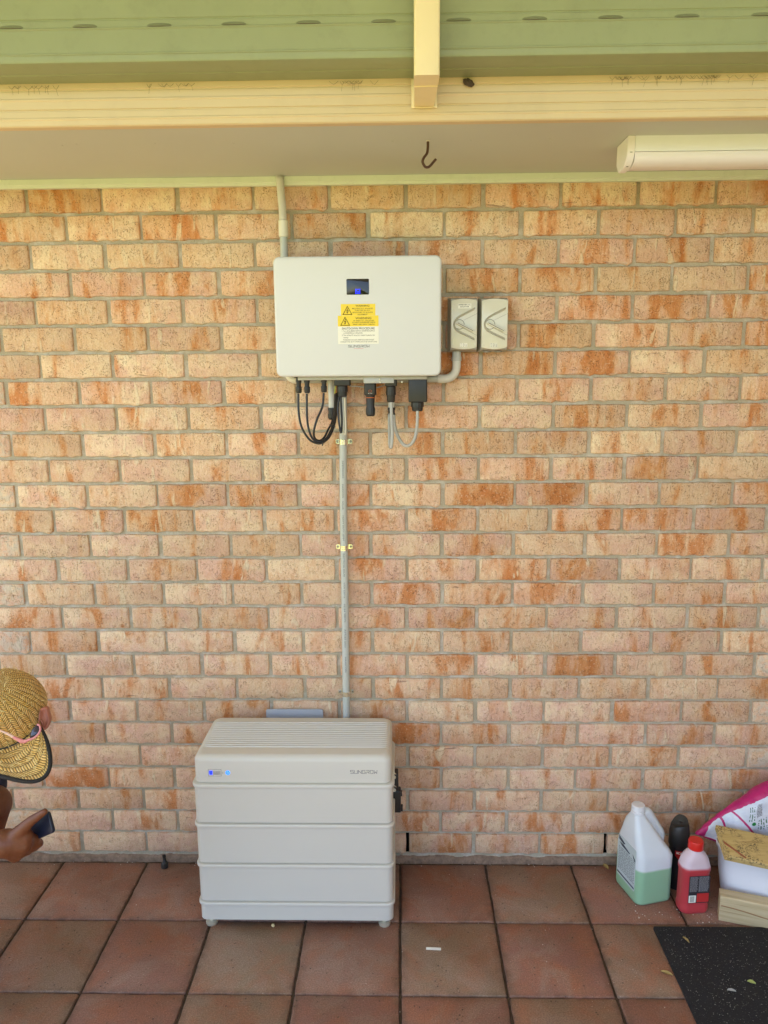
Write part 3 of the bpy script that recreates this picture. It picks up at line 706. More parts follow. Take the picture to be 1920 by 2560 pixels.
plug(K[0][0], K[0][2], K[1][2]); plug(K[2][0], K[2][2], K[3][2]); plug(K[4][0], K[4][2], K[5][2])
def block(x, zt, zb, w, d, gl, gr, name, y=-.095, vent=False, screw=True):
    bm = bmesh.new()
    rslab(bm, XY((x, y, 0)), w, d, .004, zb, zt + .006, .003, n=3, both=True)
    if vent:
        for k in range(6): box(bm, x - .0085 - .0008*(k % 2), x + .009, y - d/2 - .0007, y - d/2 + .001, zt - .0145 - k*.0042, zt - .0137 - k*.0042)
        box(bm, x - .004, x + .004, y - d/2 - .0005, y - d/2 + .001, zt - .051, zt - .048)
    lathe(bm, (x - .001, y, zb + .002), (0, 0, -1), [(0, gr*.93), (.003, gr*.93), (.004, gr), (gl*.55, gr), (gl*.58, gr*.86), (gl*.92, gr*.82), (gl, gr*.7), (gl + .0005, gr*.4)], 28, ribs=1, ribd=.0008)
    o_ = put(name, bm, MAT['black'], inv, sharp=30)
    if screw:
        bm = bmesh.new(); lathe(bm, (x, y - d/2 - .0008, zt - .0048), (0, -1, 0), [(-.002, .0034), (.0008, .0034), (.0012, .0026)], 12); s_ = put("screw", bm, MAT['zinc'], o_)
block(K[6][0], K[6][2], K[7][2], .0500, .046, K[7][2] - K[8][2], .0170, "terminal_cover")
block(K[12][0], K[12][2], K[13][2], .0370, .040, K[13][2] - K[14][2], .0155, "meter_plug")
block(K[15][0], K[15][2], K[16][2], .0580, .048, K[16][2] - K[17][2], .0205, "mains_cover", vent=True)
# data dongle
bm = bmesh.new(); x, zt, zb, ze = K[9][0], K[9][2], K[10][2], K[11][2]
rslab(bm, XY((x, -.095, 0)), .0375, .030, .008, zb, zt + .006, .004, n=4, both=True)
lathe(bm, (x, -.095, zb + .003), (0, 0, -1), [(0, .0165), (.006, .0140), (.009, .0140), (zb - ze - .028, .0125), (zb - ze - .020, .0150), (zb - ze - .002, .0146), (zb - ze + .003, .011)], 28, ribs=1, ribd=.0007)
dg_ = put("data_dongle", bm, MAT['black'], inv, sharp=30)
bm = bmesh.new(); lathe(bm, (x, -.095, zb - .0055), (0, 0, -1), [(0, .0148), (.0004, .0155), (.0022, .0155), (.0026, .0148)], 24); put("orange_seal", bm, MAT['orange_ring'], dg_)
bm = bmesh.new()
ribbon(bm, [(x + .0055*math.cos(k*.524), zb + .0135 + .0055*math.sin(k*.524)*.6) for k in range(12)], .0012, XZ((0, -.110, 0)), .0004, .0007, True); put("button_ring", bm, MAT['orange_ring'], dg_)
bm = bmesh.new()
for k in (-1, 0, 1): lathe(bm, (x + k*.0052, -.1103, zb + .0065), (0, -1, 0), [(-.001, .0011), (.0006, .0011), (.0008, .0005)], 8)
put_split("status_lamp", bm, MAT['cream_label'], dg_)
bm = bmesh.new(); text_into(bm, "SUNGROW", XZ((0, -.1103, 0)), x, zt - .0035, .0042, width=.0150, t=.0001); put("lettering", bm, MAT['pvc'], dg_, sharp=0)

# isolation of cables: each cable is a thing of its own
def cable(name, P, r, mat, label, cat="cable", group=None, seg=10, k=8):
    bm = bmesh.new(); tube(bm, P, r, seg, k); o = put(name, bm, MAT[mat]); tag(o, label, cat, group); return o
C1 = [(0.8634, -0.1293, 1.6726), (0.8638, -0.1391, 1.6185), (0.8731, -0.1525, 1.5724), (0.8948, -0.1635, 1.5372), (0.9151, -0.1655, 1.5238), (0.9355, -0.1654, 1.5224), (0.9569, -0.157, 1.5379), (0.9704, -0.131, 1.5672), (0.9767, -0.1039, 1.6034), (0.9802, -0.0857, 1.6469), (0.9824, -0.0698, 1.6782)]
C2 = [(0.8894, -0.1287, 1.6724), (0.8898, -0.1415, 1.6029), (0.8959, -0.1537, 1.563), (0.9078, -0.1535, 1.5347), (0.9282, -0.1548, 1.5253), (0.9481, -0.1474, 1.5355), (0.9631, -0.1323, 1.561), (0.9714, -0.1113, 1.5912), (0.9754, -0.0949, 1.6251), (0.9759, -0.0711, 1.6719)]
C3 = [(0.9419, -0.1273, 1.6742), (0.9374, -0.1349, 1.6334), (0.9202, -0.1479, 1.5921), (0.9107, -0.1495, 1.5563), (0.9133, -0.1461, 1.5356), (0.9272, -0.1391, 1.5277), (0.9414, -0.1267, 1.5386), (0.9533, -0.1118, 1.5628), (0.9627, -0.0982, 1.5809), (0.9703, -0.0816, 1.615), (0.9719, -0.0616, 1.6685)]
cable("black_cable", C1, .0034, 'cable', "black cable looping from the leftmost plug under the inverter", group="black cables looping under the inverter")
cable("black_cable", C2, .0034, 'cable', "black cable looping from the second plug from left under the inverter", group="black cables looping under the inverter")
cable("black_cable", C3, .0034, 'cable', "black cable dropping from the third plug and turning back in a narrow loop", group="black cables looping under the inverter")
cable("black_cable", [(0.9899, -0.1284, 1.6624), (0.9857, -0.135, 1.6269), (0.9881, -0.1418, 1.5898), (0.9949, -0.1484, 1.5526), (0.9977, -0.1377, 1.5832), (0.9965, -0.1289, 1.6203), (0.9939, -0.1182, 1.6621)], .0030, 'cable', "thin black cable in a tight loop below the terminal cover, in front of the pipe")
cable("cream_wire", [(1.0068, -0.1239, 1.6575), (1.0073, -0.1312, 1.6172), (1.009, -0.1386, 1.5769), (1.008, -0.1437, 1.549), (1.0025, -0.1412, 1.552), (0.9932, -0.1288, 1.5764), (0.9869, -0.1238, 1.6044), (0.9841, -0.1149, 1.626)], .0022, 'wire_cream', "thin cream wire curling in front of the grey pipe below the inverter", "wire")
cable("green_wire", [(0.9763, -0.097, 1.697), (0.9753, -0.0992, 1.6852), (0.9732, -0.0914, 1.6724)], .0014, 'wire_green', "short green and yellow wire beside the black terminal cover", "wire")
bm = bmesh.new(); tube(bm, [(0.9597, -0.1375, 1.5771), (0.9667, -0.1447, 1.576), (0.9725, -0.14, 1.5732), (0.9748, -0.1302, 1.5709)], .0018, 8); box(bm, *[0.9724, 0.9764, -0.1441, -0.1401, 1.5695, 1.5755], .0006)
o = put("cable_tie", bm, MAT['black']); tag(o, "black cable tie round the bundle right of the loops", "cable tie")
bm = bmesh.new(); tube(bm, [(0.937, -0.1529, 1.5345), (0.9401, -0.1679, 1.5248), (0.9384, -0.1718, 1.5149)], .0020, 8); o = put("cable_tie", bm, MAT['black']); tag(o, "black cable tie end sticking out at the lowest point of the loops", "cable tie")
cable("grey_cable", [(1.1507, -0.1233, 1.644), (1.1521, -0.1312, 1.6006), (1.1538, -0.1441, 1.5576), (1.1524, -0.1509, 1.5206), (1.1498, -0.1484, 1.5065), (1.1463, -0.1366, 1.5161), (1.145, -0.1203, 1.5496), (1.1446, -0.0922, 1.5922), (1.1451, -0.0798, 1.6042)], .0050, 'cable_grey', "grey cable hanging in a long narrow loop below the middle black plug")
cable("grey_cable", [(1.2326, -0.1315, 1.6173), (1.2312, -0.1392, 1.5756), (1.2251, -0.1461, 1.5386), (1.2141, -0.147, 1.5183), (1.1983, -0.1447, 1.5103), (1.1826, -0.135, 1.5205), (1.1685, -0.1154, 1.5459), (1.1612, -0.1004, 1.5735), (1.1586, -0.0801, 1.601)], .0050, 'cable_grey', "grey cable looping up to the large black mains cover at right")
cable("thin_grey_wire", [(1.0194, -0.066, 1.6944), (1.0419, -0.0658, 1.6929), (1.0709, -0.0657, 1.6902), (1.0966, -0.0655, 1.6884), (1.1159, -0.0645, 1.6914), (1.132, -0.063, 1.6976)], .0018, 'cable_grey', "thin grey wire strung behind the data dongle", "wire")
# glands on the rear conduit
def gland(P0, P1, P2, label):
    g = empty("conduit_gland", P0, label, "cable gland", "cable glands on the rear conduit")
    bm = bmesh.new(); lathe(bm, P0, (0, 0, -1), [(-.03, .0105), (0, .0105), (P0[2] - P1[2], .0100)], 18); put("pvc_stub", bm, MAT['pvc_lite'], g)
    bm = bmesh.new(); l = P1[2] - P2[2]
    lathe(bm, P1, (0, 0, -1), [(-.001, .0125), (l*.2, .0128), (l*.22, .0112), (l*.5, .0112), (l*.52, .0130), (l*.85, .0125), (l, .0085)], 24, ribs=1, ribd=.0007); put("black_nut", bm, MAT['black'], g, sharp=30)
GA = [(0.9578, -0.035, 1.6824), (0.9573, -0.035, 1.6242), (0.9572, -0.035, 1.5867), (1.1507, -0.035, 1.6537), (1.1506, -0.035, 1.6236), (1.151, -0.035, 1.5881)]
gland(GA[0], GA[1], GA[2], "black gland on a pale stub behind the black loops at left")
gland(GA[3], GA[4], GA[5], "black gland behind the grey cable loop below the middle plug")

# ------------------------------------------------------------------ conduits
hc = empty("bottom_conduit", (1.1, -0.025, 1.713), "grey conduit running behind the bottom of the inverter and turning up at right", "conduit")
bm = bmesh.new(); HZ, HY = 1.7145, -0.024
tube(bm, [(0.845, HY, HZ), (1.305, HY, HZ)], .0115, 16, 0); put("straight_run", bm, MAT['pvc'], hc)
bm = bmesh.new(); el = [(1.300, HY, HZ), (1.322, HY, HZ)] + [(1.322 + .038*math.sin(a), HY, HZ + .038 - .038*math.cos(a)) for a in (.26, .52, .79, 1.05, 1.31, 1.57)] + [(1.360, HY, 1.760), (1.360, HY, 1.7735)]
tube(bm, el, .0138, 18, 0); put("elbow", bm, MAT['pvc_lite'], hc)
bm = bmesh.new(); lathe(bm, (1.360, HY, 1.7705), (0, 0, 1), [(0, .0158), (.003, .0162), (.012, .0162), (.013, .0145), (.030, .0145)], 20, ribs=1, ribd=.0007); put("threaded_collar", bm, MAT['pvc'], hc, sharp=30)
bm = bmesh.new(); tube(bm, [(0.850, HY, HZ), (0.836, HY, HZ + .001), (0.823, HY, HZ + .010), (0.817, HY, HZ + .028), (0.816, HY, HZ + .06)], .0125, 16, 6); put("sweep_bend", bm, MAT['pvc_cream'], hc)
bm = bmesh.new()
T1 = (0.9584, -0.03, 1.7); rslab(bm, XZ((T1[0], 0, T1[2])), .0235, .040, .004, .012, .042, .003, n=4, both=True); put("junction_tee", bm, MAT['pvc'], hc)
tc = empty("upper_conduit", (0.813, -0.022, 2.30), "pale corrugated conduit coming down from the eave behind the inverter", "conduit")
TP = [(0.8104, -0.024, 2.325), (0.8122, -0.024, 2.2859), (0.815, -0.024, 2.245), (0.8162, -0.024, 2.2039), (0.8162, -0.024, 2.1543), (0.8164, -0.024, 2.0939)]
P_ = catmull([(TP[0][0], -.024, 2.336)] + list(TP[:4]), 34); bm = bmesh.new(); rings = []
for i, q in enumerate(P_):
    rd = .0128 if (i % 3) == 0 else (.0118 if (i % 3) == 1 else .0108)
    rings.append([q + Vector((math.cos(2*math.pi*j/16)*rd, math.sin(2*math.pi*j/16)*rd, 0)) for j in range(16)])
loft(bm, rings); put("corrugated_tube", bm, MAT['pvc_lite'], tc, sharp=20)
bm = bmesh.new(); lathe(bm, (TP[3][0], -.024, TP[3][2]), Vector(TP[4]) - Vector(TP[3]), [(0, .0128), (.001, .0148), (TP[3][2]-TP[4][2]-.001, .0148), (TP[3][2]-TP[4][2], .013)], 20); put("coupling", bm, MAT['pvc_cream'], tc)
bm = bmesh.new(); tube(bm, [TP[4], TP[5], (TP[5][0], -.024, 2.03)], .0122, 16, 0); put("lower_tube", bm, MAT['pvc'], tc)
vp = empty("vertical_conduit", (0.988, -0.02, 0.56), "long straight grey conduit pipe from inverter down to the battery", "conduit")
VP = [(0.9929, -0.022, 1.5716), (0.9893, -0.022, 1.3203), (0.989, -0.022, 0.9468), (0.9869, -0.022, 0.5647)]
bm = bmesh.new(); tube(bm, [(VP[0][0] + .002, -.022, 1.705)] + list(VP) + [(VP[3][0], -.022, .40)], .0125, 18, 4); put("pipe", bm, MAT['pvc'], vp)
bm = bmesh.new()
words = [("PIPEMAKERS", 1.395, 1.452), ("MAXICON", 1.33, 1.375), ("SOLAR", 1.29, 1.318), ("HEAVY DUTY 25MM", 1.185, 1.270), ("ELECTRICAL SOLAR", 1.06, 1.14), ("V/O0 220716", .985, 1.04), ("02:24 38070", .90, .965), ("AS/NZS 2053", .81, .875), ("MAXICON", .72, .775)]
for s_, za, zb in words:
    cz = (za + zb) / 2; t_ = (1.5715 - cz); cx = 0.9925 - .0045 * min(1, t_ / .25)
    fr_ = frame((cx, -.0345 , cz), (0, 0, -1), (1, 0, 0), (0, -1, 0)); text_into(bm, s_, fr_, 0, 0, .0075, width=(zb - za), t=.00015)
put("lettering", bm, MAT['logo'], vp, sharp=0)
for u, lab in (((0.993, -0.02, 1.513), "shiny yellowish metal saddle clip on the pipe just below the inverter"), ((0.9884, -0.02, 1.1576), "middle metal saddle clip on the pipe"), ((0.9865, -0.02, 0.6368), "lowest metal saddle clip on the pipe just above the battery")):
    s_ = empty("conduit_saddle", u, lab, "saddle clip", "saddle clips along the vertical pipe")
    bm = bmesh.new(); x, z = u[0], u[2]; rings = []
    pr = [(-.0275, -.0045), (-.0155, -.0045)] + [(-.0142*math.cos(a), -.020 - .0155*math.sin(a)) for a in [math.pi*k/10 for k in range(11)]] + [(.0155, -.0045), (.0275, -.0045)]
    for hz in (-.0085, .0085):
        rings.append([Vector((x + a, b, z + hz*(.75 if abs(a) > .026 else 1))) for a, b in pr] + [Vector((x + a*.96, b + .0014, z + hz*(.75 if abs(a) > .026 else 1))) for a, b in pr[::-1]])
    loft(bm, rings)
    for dz in (-.0028, .0032): tube(bm, [(x + a*1.02, b - .0003, z + dz) for a, b in pr[3:10]], .0007, 5, 0)
    st_ = put("strap", bm, MAT['clip'], s_, sharp=25)
    bm = bmesh.new()
    for sx in (-1, 1): lathe(bm, (x + sx*.0222, -.0050, z), (0, -1, 0), [(-.004, .0042), (.0012, .0042), (.0028, .0026)], 12); lathe(bm, (x + sx*.0222, -.0078, z), (0, -1, 0), [(0, .0014), (.0003, .0014)], 6)
    put_split("screw", bm, MAT['screw'], s_)

# ------------------------------------------------------------------ isolators
def isolator(cx, cz, name_label, with_label, yel):
    root = empty("isolator_switch", (cx, -.002, cz - .083), name_label, "isolator switch", "grey isolator switches beside the inverter")
    f = XZ((cx, 0, cz)); k = 1 / 6868.0
    P2 = lambda x, y: ((x - 500) * k, -(y - 752) * k)
    bm = bmesh.new(); rings = []
    for t, w, h, dx in ((.002, .0905, .1655, -.002), (.022, .0915, .1665, -.002), (.024, .0905, .1650, -.002), (.058, .0830, .1540, 0), (.060, .0822, .1530, 0)):
        rings.append([f(a + dx, b, t) for a, b in rr(w, h, .0016, 2)])
    loft(bm, rings); put("base_box", bm, MAT['iso_back'], root, sharp=25)
    bm = bmesh.new(); out = []
    n_ = 10; w2 = .0405; zt_, zb_ = .0710, -.0700
    for i in range(n_ + 1):
        a = -w2 + 2*w2*i/n_; out.append((a, zt_ + .0065*(1 - (a/w2)**2)))
    for i in range(n_ + 1):
        a = w2 - 2*w2*i/n_; out.append((a, zb_ - .0070*(1 - (a/w2)**2)))
    rings = []
    for ins, t in ((0, .0595), (0, .0700), (.0006, .0712), (.0016, .0718)): rings.append([f(a*(1 - ins/.04), b*(1 - ins/.075), t) for a, b in out])
    loft(bm, rings); lid = put("cover_plate", bm, MAT['iso'], root, sharp=35)
    bm = bmesh.new()
    def bar(pts, w, t0, t1): 
        for a, b in zip(pts, pts[1:]): ribbon(bm, [P2(*a), P2(*b)], w, f, t0, t1)
    # raised V guard
    pts = [P2(*q) for q in ((725, 400), (560, 482), (400, 565), (330, 612), (282, 680), (264, 755), (282, 830), (330, 900), (420, 948), (560, 1015), (720, 1092))]
    inn = [P2(*q) for q in ((715, 468), (600, 525), (440, 600), (372, 645), (330, 700), (316, 757), (330, 815), (378, 862), (450, 900), (580, 962), (720, 1030))]
    rings = []
    for a, b in zip(pts, inn):
        A, B = Vector(a), Vector(b); c1_, c2_ = A.lerp(B, .18), A.lerp(B, .82)
        rings.append([f(A.x, A.y, .0712), f(c1_.x, c1_.y, .0768), f(c2_.x, c2_.y, .0722), f(B.x, B.y, .0714), f(B.x, B.y, .0700), f(A.x, A.y, .0700)])
    loft(bm, rings); put("guard_rib", bm, MAT['iso_rib'], root, sharp=25)
    bm = bmesh.new(); ribbon(bm, [P2(490, 668), P2(780, 530)], .0006, f, .0717, .07195); ribbon(bm, [P2(470, 830), P2(770, 985)], .0006, f, .0717, .07195)
    put_split("seam", bm, MAT['iso_groove'], root, sharp=0)
    dc = P2(400, 755); bm = bmesh.new()
    lathe(bm, f(dc[0], dc[1], .0716), (0, -1, 0), [(0, .0156), (.0004, .0156), (.0005, .0146), (.0002, .0141)], 32); put("dial_groove", bm, MAT['iso_groove'], root, sharp=20)
    bm = bmesh.new(); lathe(bm, f(dc[0], dc[1], .0714), (0, -1, 0), [(0, .0140), (.0022, .0138), (.0030, .0130)], 32)
    A, B = Vector(P2(335, 718)), Vector(P2(708, 905)); v = (B - A).normalized(); n2 = Vector((-v.y, v.x))
    fr_ = lambda a, b, t: f(*( (A + B)/2 + v*a + n2*b), t)
    rslab(bm, fr_, (B - A).length, .0082, .0040, .0722, .0850, .0015, n=4)
    put("dial_handle", bm, MAT['iso'], root, sharp=30)
    bm = bmesh.new(); rslab(bm, fr_, (B - A).length - .006, .0022, .0010, .0849, .0853, 0, n=3); put("handle_slot", bm, MAT['iso_groove'], root)
    bm = bmesh.new()
    for q in ((275, 320), (722, 312), (275, 1190), (722, 1185)):
        a, b = P2(*q); lathe(bm, f(a, b, .0716), (0, -1, 0), [(0, .0030), (.0007, .0029), (.0009, .0020), (.0004, .0018)], 14)
    put_split("screw_cap", bm, MAT['iso'], root)
    if with_label:
        a0, b0 = P2(365, 322); a1, b1 = P2(648, 424); bm = bmesh.new(); rslab(bm, lambda a, b, t: f(a + (a0+a1)/2, b + (b0+b1)/2, t), a1-a0, b0-b1, .0008, .0716, .0722, 0, n=2)
        lb = put("name_label", bm, MAT['cream_label'], root); bm = bmesh.new()
        text_into(bm, "INVERTER A.C.", f, (a0+a1)/2, P2(0, 350)[1], .0052, bold=.00012, width=.0375, t=.07225); text_into(bm, "ISOLATOR", f, (a0+a1)/2, P2(0, 390)[1], .0052, bold=.00012, width=.0265, t=.07225)
        put("lettering", bm, MAT['ink'], lb, sharp=0)
    a0, b0 = P2(412 if with_label else 405, 1145); a1, b1 = P2(575 if with_label else 565, 1228); bm = bmesh.new()
    if with_label: rslab(bm, lambda a, b, t: f(a + (a0+a1)/2, b + (b0+b1)/2, t), a1-a0, b0-b1, .0008, .0716, .0720, 0, n=2)
    else: rslab(bm, lambda a, b, t: f(a + (a0+a1)/2, b + (b0+b1)/2, t), a1-a0, b0-b1, .0008, .0716, .07185, 0, n=2)
    rp = put("rating_plate", bm, MAT['cream_label'] if with_label else MAT['iso'], root)
    bm = bmesh.new(); rnd = random.Random(4)
    for r_ in range(3):
        for c_ in range(3):
            if rnd.random() < .85: box(bm, cx + a0 + .003 + c_*.0075, cx + a0 + .003 + c_*.0075 + rnd.uniform(.002, .0055), -.07235, -.0721, cz + b1 + .002 + r_*.0036, cz + b1 + .0029 + r_*.0036)
    put("fine_print", bm, MAT['ink'], rp, sharp=0)
    bm = bmesh.new()
    for xx in (-.018, .018): lathe(bm, (cx + xx - .001, -.032, cz - .0815), (0, 0, -1), [(0, .0125), (.003, .0125), (.0035, .010)], 20)
    if not with_label: put_split("entry_plug", bm, MAT['iso_back'], root)
    else: bm.free()
    return root
IS = [(1.3789, -0.0715, 1.8817), (1.4739, -0.0715, 1.8811)]
isolator(IS[0][0], IS[0][2], "left grey isolator switch carrying the small INVERTER A.C. ISOLATOR label", True, 0)
isolator(IS[1][0], IS[1][2], "right grey isolator switch without a name label, joined beside the other", False, 1)

# ------------------------------------------------------------------ battery
bat = empty("battery", (0.838, -0.19, -0.03), "grey stacked home battery of three modules standing on the paving against the wall", "battery")
BX, BY0, BY1 = 0.8385, -0.336, -0.046
BC = (BX, (BY0 + BY1)/2); BWd, BDp = 0.6255, BY1 - BY0
fb = XY((BC[0], BC[1], 0))
def module(name, z0, z1, lip=True):
    bm = bmesh.new(); rings = []
    sh = [(0, z0), (0, z1)]
    if lip:
        hl = .0135; sh = [(.006, z0), (0, z0 + .003), (0, z1 - hl), (-.0045, z1 - hl + .0008), (-.0055, z1 - hl + .0025), (-.0055, z1 - .0035), (-.004, z1 - .0012), (.002, z1)]
    for ins, z in sh: rings.append([fb(a, b, z) for a, b in rr(BWd - 2*ins, BDp - 2*ins, .022 - ins, 6)])
    loft(bm, rings); return put(name, bm, MAT['batt'], bat, sharp=40)
module("base_module", -.0065, .0615)
module("battery_module", .0625, .1975); module("battery_module", .1985, .3380); module("battery_module", .3390, .4745)
bm = bmesh.new(); rings = []
for ins, z in [(.006, .4755), (.0035, .478), (.0035, .545)] + [(.0035 + .020*(1 - math.cos(a)), .545 + .021*math.sin(a)) for a in [math.pi/2*k/6 for k in range(1, 7)]]:
    rings.append([fb(a, b, z) for a, b in rr(BWd - 2*ins, BDp - 2*ins, .024, 6)])
loft(bm, rings); lid = put("top_lid", bm, MAT['batt'], bat, sharp=40)
bm = bmesh.new()
for k in range(14):
    y = -.1010 - k*.01305
    rings = []
    pts = [(BX - .3085, .535), (BX - .3070, .551), (BX - .3010, .5612), (BX - .290, .5662), (BX - .275, .5672), (BX + .275, .5672), (BX + .290, .5662), (BX + .3010, .5612), (BX + .3070, .551), (BX + .3085, .535)]
    loft(bm, [[Vector((x, y - .0034, z - .001)), Vector((x, y - .0016, z + .0016)), Vector((x, y + .0016, z + .0016)), Vector((x, y + .0034, z - .001)), Vector((x, y + .003, z - .006)), Vector((x, y - .003, z - .006))] for x, z in pts])
o = put("cooling_rib", bm, MAT['batt'], bat, sharp=30); o["kind"] = "stuff"
bm = bmesh.new()
for q in [(0.5433, -0.3298, -0.03), (1.1305, -0.3162, -0.03)] + [(0.56, -0.08, -.03), (1.12, -0.08, -.03)]:
    bm = bmesh.new(); qx = max(q[0], .5575) if q[0] < .8 else min(q[0], 1.122); qy = q[1] if q[1] < -.1 else q[1]
    lathe(bm, (qx, max(qy, -.3155), -.0305), (0, 0, 1), [(0, .0185), (.004, .0195), (.009, .019), (.011, .012), (.013, .0075), (.03, .0075)], 22); put("foot", bm, MAT['zinc'], bat)
# front indicator
fy = -BY0 - .0035
ff = XZ((0, 0, 0))
Q = [(0.5758, 0.5219), (0.6161, 0.4991), (0.5794, 0.5166), (0.5877, 0.5043), (0.5908, 0.5167), (0.612, 0.5026), (0.621, 0.5136), (0.6207, 0.5072), (0.6367, 0.5107)]
bm = bmesh.new(); cx, cz, w, h = (Q[0][0]+Q[1][0])/2, (Q[0][1]+Q[1][1])/2, Q[1][0]-Q[0][0], Q[0][1]-Q[1][1]
ribbon(bm, [(cx-w/2, cz-h/2), (cx+w/2, cz-h/2), (cx+w/2, cz+h/2), (cx-w/2, cz+h/2)], .0007, ff, fy - .0002, fy + .0003, True); put("gauge_frame", bm, MAT['logo'], lid, sharp=0)
bm = bmesh.new(); rslab(bm, XZ(((Q[2][0]+Q[3][0])/2, 0, (Q[2][1]+Q[3][1])/2)), Q[3][0]-Q[2][0]+.002, Q[2][1]-Q[3][1]+.001, .001, fy - .0002, fy + .0005, 0); put("gauge_light", bm, MAT['blue'], lid)
bm = bmesh.new()
for k in range(7):
    x = Q[4][0] + (Q[5][0] - Q[4][0]) * k / 6; ribbon(bm, [(x, Q[4][1] - .0015), (x, Q[5][1] + .0015)], .0012, ff, fy - .0002, fy + .0004)
ribbon(bm, [(Q[6][0], Q[6][1]), (Q[7][0], Q[7][1])], .0008, ff, fy - .0002, fy + .0004); put_split("gauge_bar", bm, MAT['logo'], lid, sharp=0)
bm = bmesh.new(); lathe(bm, (Q[8][0], -fy + .0003, Q[8][1]), (0, -1, 0), [(0, .0072), (.0010, .0072), (.0012, .0058), (.0008, .0055)], 24); pw = put("power_button", bm, MAT['cyan'], lid, sharp=30)
bm = bmesh.new(); ribbon(bm, [(Q[8][0] + .003*math.cos(k), Q[8][1] + .003*math.sin(k)) for k in [2.2 + j*.5 for j in range(10)]], .0009, ff, fy + .0012, fy + .0014); ribbon(bm, [(Q[8][0], Q[8][1] + .001), (Q[8][0], Q[8][1] + .004)], .0009, ff, fy + .0012, fy + .0015); put("power_symbol", bm, MAT['cream_label'], pw, sharp=0)
Q = [(1.0202, 0.5094), (1.1031, 0.52)]
bm = bmesh.new(); brand(bm, Q[0][0], Q[0][1], Q[1][0]-Q[0][0] + .003, Q[1][1]-Q[0][1], .0013, fy - .0001); put("brand_name", bm, MAT['logo'], lid, sharp=0)
# side plugs at the right
SP = [(1.1582, -0.17, 0.4365), (1.1581, -0.17, 0.416), (1.1604, -0.17, 0.3887), (1.1611, -0.17, 0.3699), (1.1645, -0.17, 0.4263), (1.1658, -0.17, 0.3647), (1.1768, -0.17, 0.3528), (1.175, -0.17, 0.3009), (1.1734, -0.17, 0.2853), (1.1638, -0.17, 0.2801)]
bm = bmesh.new(); sx = BX + BWd/2
box(bm, sx - .004, SP[4][0] + .004, -.190, -.150, SP[5][2], SP[4][2], .003); box(bm, sx - .004, SP[6][0], -.187, -.155, SP[9][2] + .004, SP[5][2] - .001, .004); box(bm, SP[6][0] - .003, SP[6][0] + .004, -.180, -.160, SP[6][2] - .012, SP[6][2], .001); box(bm, SP[6][0] - .006, SP[6][0] + .006, -.180, -.160, SP[8][2], SP[7][2], .001)
put("side_plug", bm, MAT['black'], bat)
bm = bmesh.new()
for q in (SP[1], SP[3]):
    lathe(bm, (sx - .003 + .006, -.196, q[2] + .004), (0, -1, 0), [(0, .0060), (.003, .0060), (.004, .0045), (.003, .003)], 16)
    tube(bm, [(sx + .001, -.192, q[2] + .006), (sx + .0035, -.193, q[2] + .017), (sx + .0095, -.192, q[2] + .012)], .0016, 6)
put("plug_screw", bm, MAT['zinc'], bat)
bp = [(0.7028, -0.012, 0.573), (0.9041, -0.012, 0.5478)]
bm = bmesh.new(); rslab(bm, XZ(((bp[0][0]+bp[1][0])/2, 0, bp[0][2] - .05)), bp[1][0]-bp[0][0], .10, .007, .009, .013, .0008, n=5); put("wall_bracket", bm, plain("bracket_grey", (0.42, 0.44, 0.48), 0.4, metal=0.2), bat)
bm = bmesh.new(); box(bm, .72, .90, -.046, -.012, .47, .50); put("bracket_tongue", bm, MAT['case_edge'], bat)

# ------------------------------------------------------------------ things on the floor at right
FZ = -0.030
def rotf(c, deg):
    a = math.radians(deg); u = Vector((math.cos(a), math.sin(a), 0)); v = Vector((-math.sin(a), math.cos(a), 0))
    return lambda x, y, z: Vector(c) + u*x + v*y + Vector((0, 0, z))
# rubber mat
m = N("rubber_mat"); co = m.co(); c = m.mix(m.noise(co, 30, 4), (0.012, 0.012, 0.013), (0.026, 0.025, 0.026))
c = m.mix(m.ramp(m.noise(co, 200, 3, 0.6), ((0.62, 0.0), (0.70, 0.6))), c, (0.20, 0.18, 0.16))
MAT['mat'] = m.fin(c, 0.75, m.bump(m.noise(co, 240, 3, 0.7), 0.9, 0.003), 0, 0.3)
bm = bmesh.new(); rslab(bm, XY((2.486, -.83, 0)), 1.0, 1.006, .006, FZ, FZ + .008, .0025, n=3)
o = put("rubber_mat", bm, MAT['mat']); tag(o, "black rubber floor mat littered with specks on the paving at right", "floor mat")

# antifreeze jug
def hdpe(name, low, high, zfill, soft=.004):
    m = N(name); co = m.co("Object"); sep = m.n("ShaderNodeSeparateXYZ"); m.l(co, sep.inputs[0])
    z = m.math('ADD', sep.outputs[2], m.math('MULTIPLY', m.noise(co, 8, 2), 0.003))
    f = m.n("ShaderNodeMapRange"); m.l(z, f.inputs[0]); f.inputs[1].default_value = zfill - soft; f.inputs[2].default_value = zfill + soft
    c = m.mix(f.outputs[0], low, high)
    c = m.mix(m.math('MULTIPLY', m.noise(co, 28, 4), 0.25), c, m.mix(1.0, c, (0.75, 0.75, 0.72), 'MULTIPLY'))
    m.b.inputs["Subsurface Weight"].default_value = 0.15; m.b.inputs["Subsurface Radius"].default_value = (.01, .01, .01)
    return m.fin(c, 0.38, m.bump(m.noise(co, 60, 3), 0.15, .002), 0, 0.45)
jr = empty("antifreeze_jug", (2.010, -.142, FZ), "translucent white plastic jug a third full of green liquid, with sloping handle", "jug")
J = rotf((2.010, -.142, FZ), 15)
bm = bmesh.new(); rings = []
